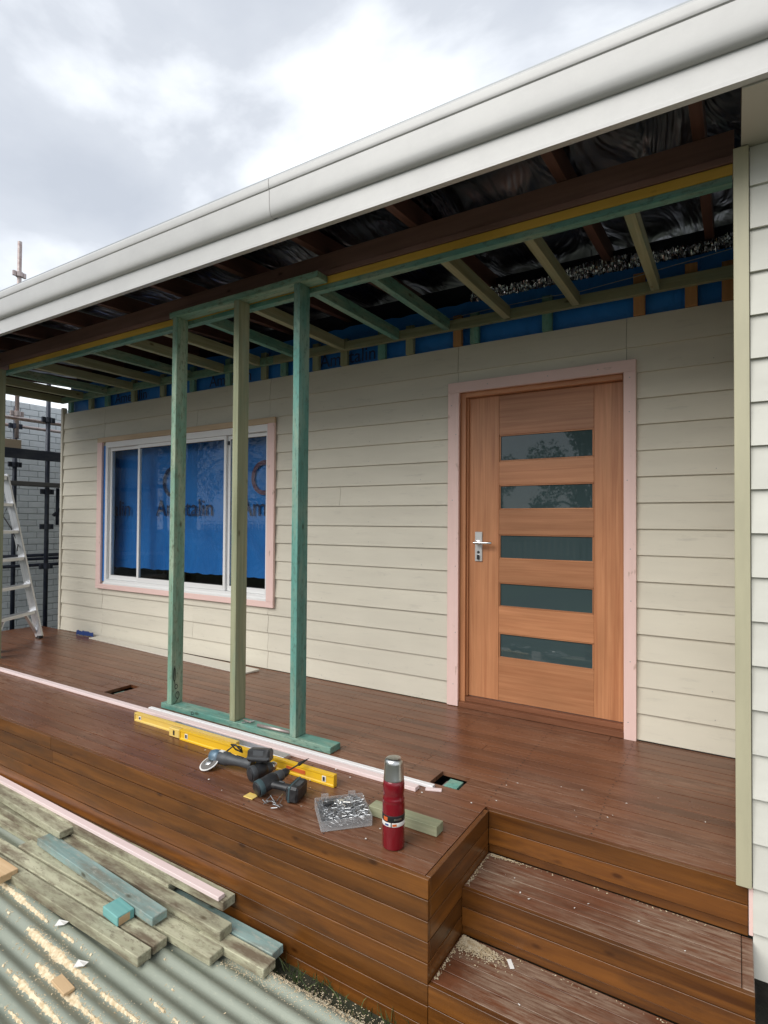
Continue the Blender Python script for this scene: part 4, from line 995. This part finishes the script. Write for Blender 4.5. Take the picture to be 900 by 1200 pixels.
for x, z, mt in ((XA-0.05, 2.48, 'galvanised'), (XA-0.05, 0.68, 'navy_steel'), (XA-0.05, 0.80, 'navy_steel'), (XB-0.05, 2.47, 'galvanised'), (XB-0.05, 0.72, 'navy_steel')):
    tube('ledger', [(x, 2.2, z), (x, 6.2, z)], 0.021, mt, t, 10)
plank('plank', XA-0.26, XA-0.03, 2.0, 6.2, 2.045, 2.09, 'plank_dark', t, 'Y'); plank('plank', XA-0.50, XA-0.27, 2.0, 6.2, 2.045, 2.09, 'plank_dark', t, 'Y')
plank('toe_board', XA+0.028, XA+0.058, 2.0, 6.2, 1.985, 2.105, 'navy_steel', t, 'Y')
plank('plank', XA+0.03, XA+0.26, 2.0, 6.2, 1.655, 1.70, 'plank_dark', t, 'Y')
tube('brace', [(XA+0.03, 3.92, 1.30), (XA+0.03, 4.55, 1.86)], 0.020, 'navy_steel', t); tube('bracket_post', [(XA+0.03, 3.97, 1.18), (XA+0.03, 3.97, 1.65)], 0.020, 'navy_steel', t)
o = plank('timber_offcut', XA-0.40, XA-0.12, 3.15, 3.60, 2.091, 2.23, 'plank_pale', None, 'Y'); tag(o, 'pale timber block lying on the scaffold planks', 'offcut')

# painted brick wall of the neighbouring house
t = thing('brick_wall', (-8.35, 5, GZ), 'grey-blue painted brick wall of the neighbouring house behind scaffold', 'brick wall')
NX = -8.35
mesh('mortar_bed', [(x, y, z) for x in (NX-0.2, NX-0.006) for y in (1.0, 12) for z in (GZ, 2.86)], [(0, 1, 3, 2), (4, 6, 7, 5), (0, 4, 5, 1), (2, 3, 7, 6), (0, 2, 6, 4), (1, 5, 7, 3)], 'mortar', t)
bv, bf = [], []; me = box_mesh(0.232, 0.11, 0.077, 'painted_brick', 0.004)
rest = []
for c in range(40):
    z = GZ+0.045+c*0.0852
    if z > 2.82: break
    y = 2.9+(0.12 if c % 2 else 0)
    while y < 6.0:
        mw = Matrix.Translation((NX-0.055+random.uniform(-0.002, 0.002), y, z)) @ Matrix.Rotation(math.pi/2, 4, 'Z')
        if 3.55 < y < 4.95 and -0.35 < z: link('brick', me, None, t, mw)
        else: rest.append(mw)
        y += 0.240
for mw in rest:
    b = len(bv)
    bv += [mw @ Vector((x, y, z)) for x in (-0.116, 0.116) for y in (-0.055, 0.055) for z in (-0.0385, 0.0385)]
    bf += [tuple(b+i for i in f) for f in ((0, 1, 3, 2), (4, 6, 7, 5), (0, 4, 5, 1), (2, 3, 7, 6), (0, 2, 6, 4), (1, 5, 7, 3))]
tag(mesh('outer_bricks', bv, bf, 'painted_brick', t), kind='stuff')

# ------------------------------------------------------------------ street side (seen only mirrored in the glass)
def tree(x, y, h, rad, seed, label):
    r = random.Random(seed); t = thing('street_tree', (x, y, GZ), label, 'tree')
    pts = [(x, y, GZ), (x+0.1, y, GZ+h*0.25), (x-0.05, y+0.1, GZ+h*0.55), (x+0.1, y, GZ+h*0.85)]
    vs, fs = [], []
    for i, p in enumerate(pts):
        for k in range(8): a = k*math.tau/8; rr_ = [0.22, 0.16, 0.11, 0.03][i]; vs.append((p[0]+rr_*math.cos(a), p[1]+rr_*math.sin(a), p[2]))
    for i in range(3):
        for k in range(8): fs.append((i*8+k, i*8+(k+1) % 8, (i+1)*8+(k+1) % 8, (i+1)*8+k))
    cl = [(x+r.gauss(0, rad*0.55), y+r.gauss(0, rad*0.5), GZ+h*0.62+r.uniform(-0.36, 0.36)*h, rad*r.uniform(0.22, 0.42)) for _ in range(26)]
    for cx, cy, cz, _ in cl[:10]:
        v, f = tube_geo([Vector((x, y, GZ+h*0.4)), Vector(((x+cx)/2, (y+cy)/2, cz*0.6+0.4*h*0.4)), Vector((cx, cy, cz))], 0.045, 6); b = len(vs); vs += v; fs += [tuple(b+i for i in ff) for ff in f]
    mesh('trunk', vs, fs, 'bark', t)
    vs, fs = [], []
    for cx, cy, cz, cr in cl:
        for _ in range(330):
            v = Vector((r.gauss(0, 1), r.gauss(0, 1), r.gauss(0, 0.8))).normalized()*cr*r.random()**0.4
            p = Vector((cx, cy, cz))+v; a = Vector((r.gauss(0, 1), r.gauss(0, 1), r.gauss(0, 1))).normalized(); bb = a.orthogonal().normalized(); s = r.uniform(0.05, 0.11); b = len(vs)
            vs += [p-a*s, p+bb*s*0.5, p+a*s, p-bb*s*0.5]; fs.append((b, b+1, b+2, b+3))
    mesh('crown', vs, fs, 'leaf', t, recalc=False)
tree(-4.6, -13.5, 5.6, 2.1, 1, 'broad leafy street tree mirrored in the door glass, behind the viewer')
tree(-9.6, -15.0, 4.4, 1.5, 2, 'smaller leafy street tree mirrored at left of the door glass')
tree(-19.0, -14.0, 5.0, 2.0, 3, 'leafy street tree mirrored in the window, nearest of those along the street')
tree(-25.0, -13.0, 8.5, 3.2, 4, 'tallest street tree, mirrored in the middle of the window')
tree(-33.0, -12.0, 9.0, 3.4, 5, 'farthest street tree, mirrored in the window left pane')
tree(-1.2, -15.5, 4.8, 1.8, 6, 'round street tree mirrored at the right of the door glass')
t = thing('street_fence', (-6, -11.5, GZ), 'grey paling fence across the front yard, mirrored in the door glass', 'fence')
for z in (GZ+0.3, GZ+1.2, GZ+1.72): plank('rail', -22, 6, -11.52, -11.47, z, z+0.06, 'white_aluminium' if z > 1 else 'fence_paint', t)
for i in range(140): plank('paling', -22+i*0.2, -22+i*0.2+0.12, -11.545, -11.525, GZ+0.05, GZ+1.65, 'fence_paint', t, bev=0)
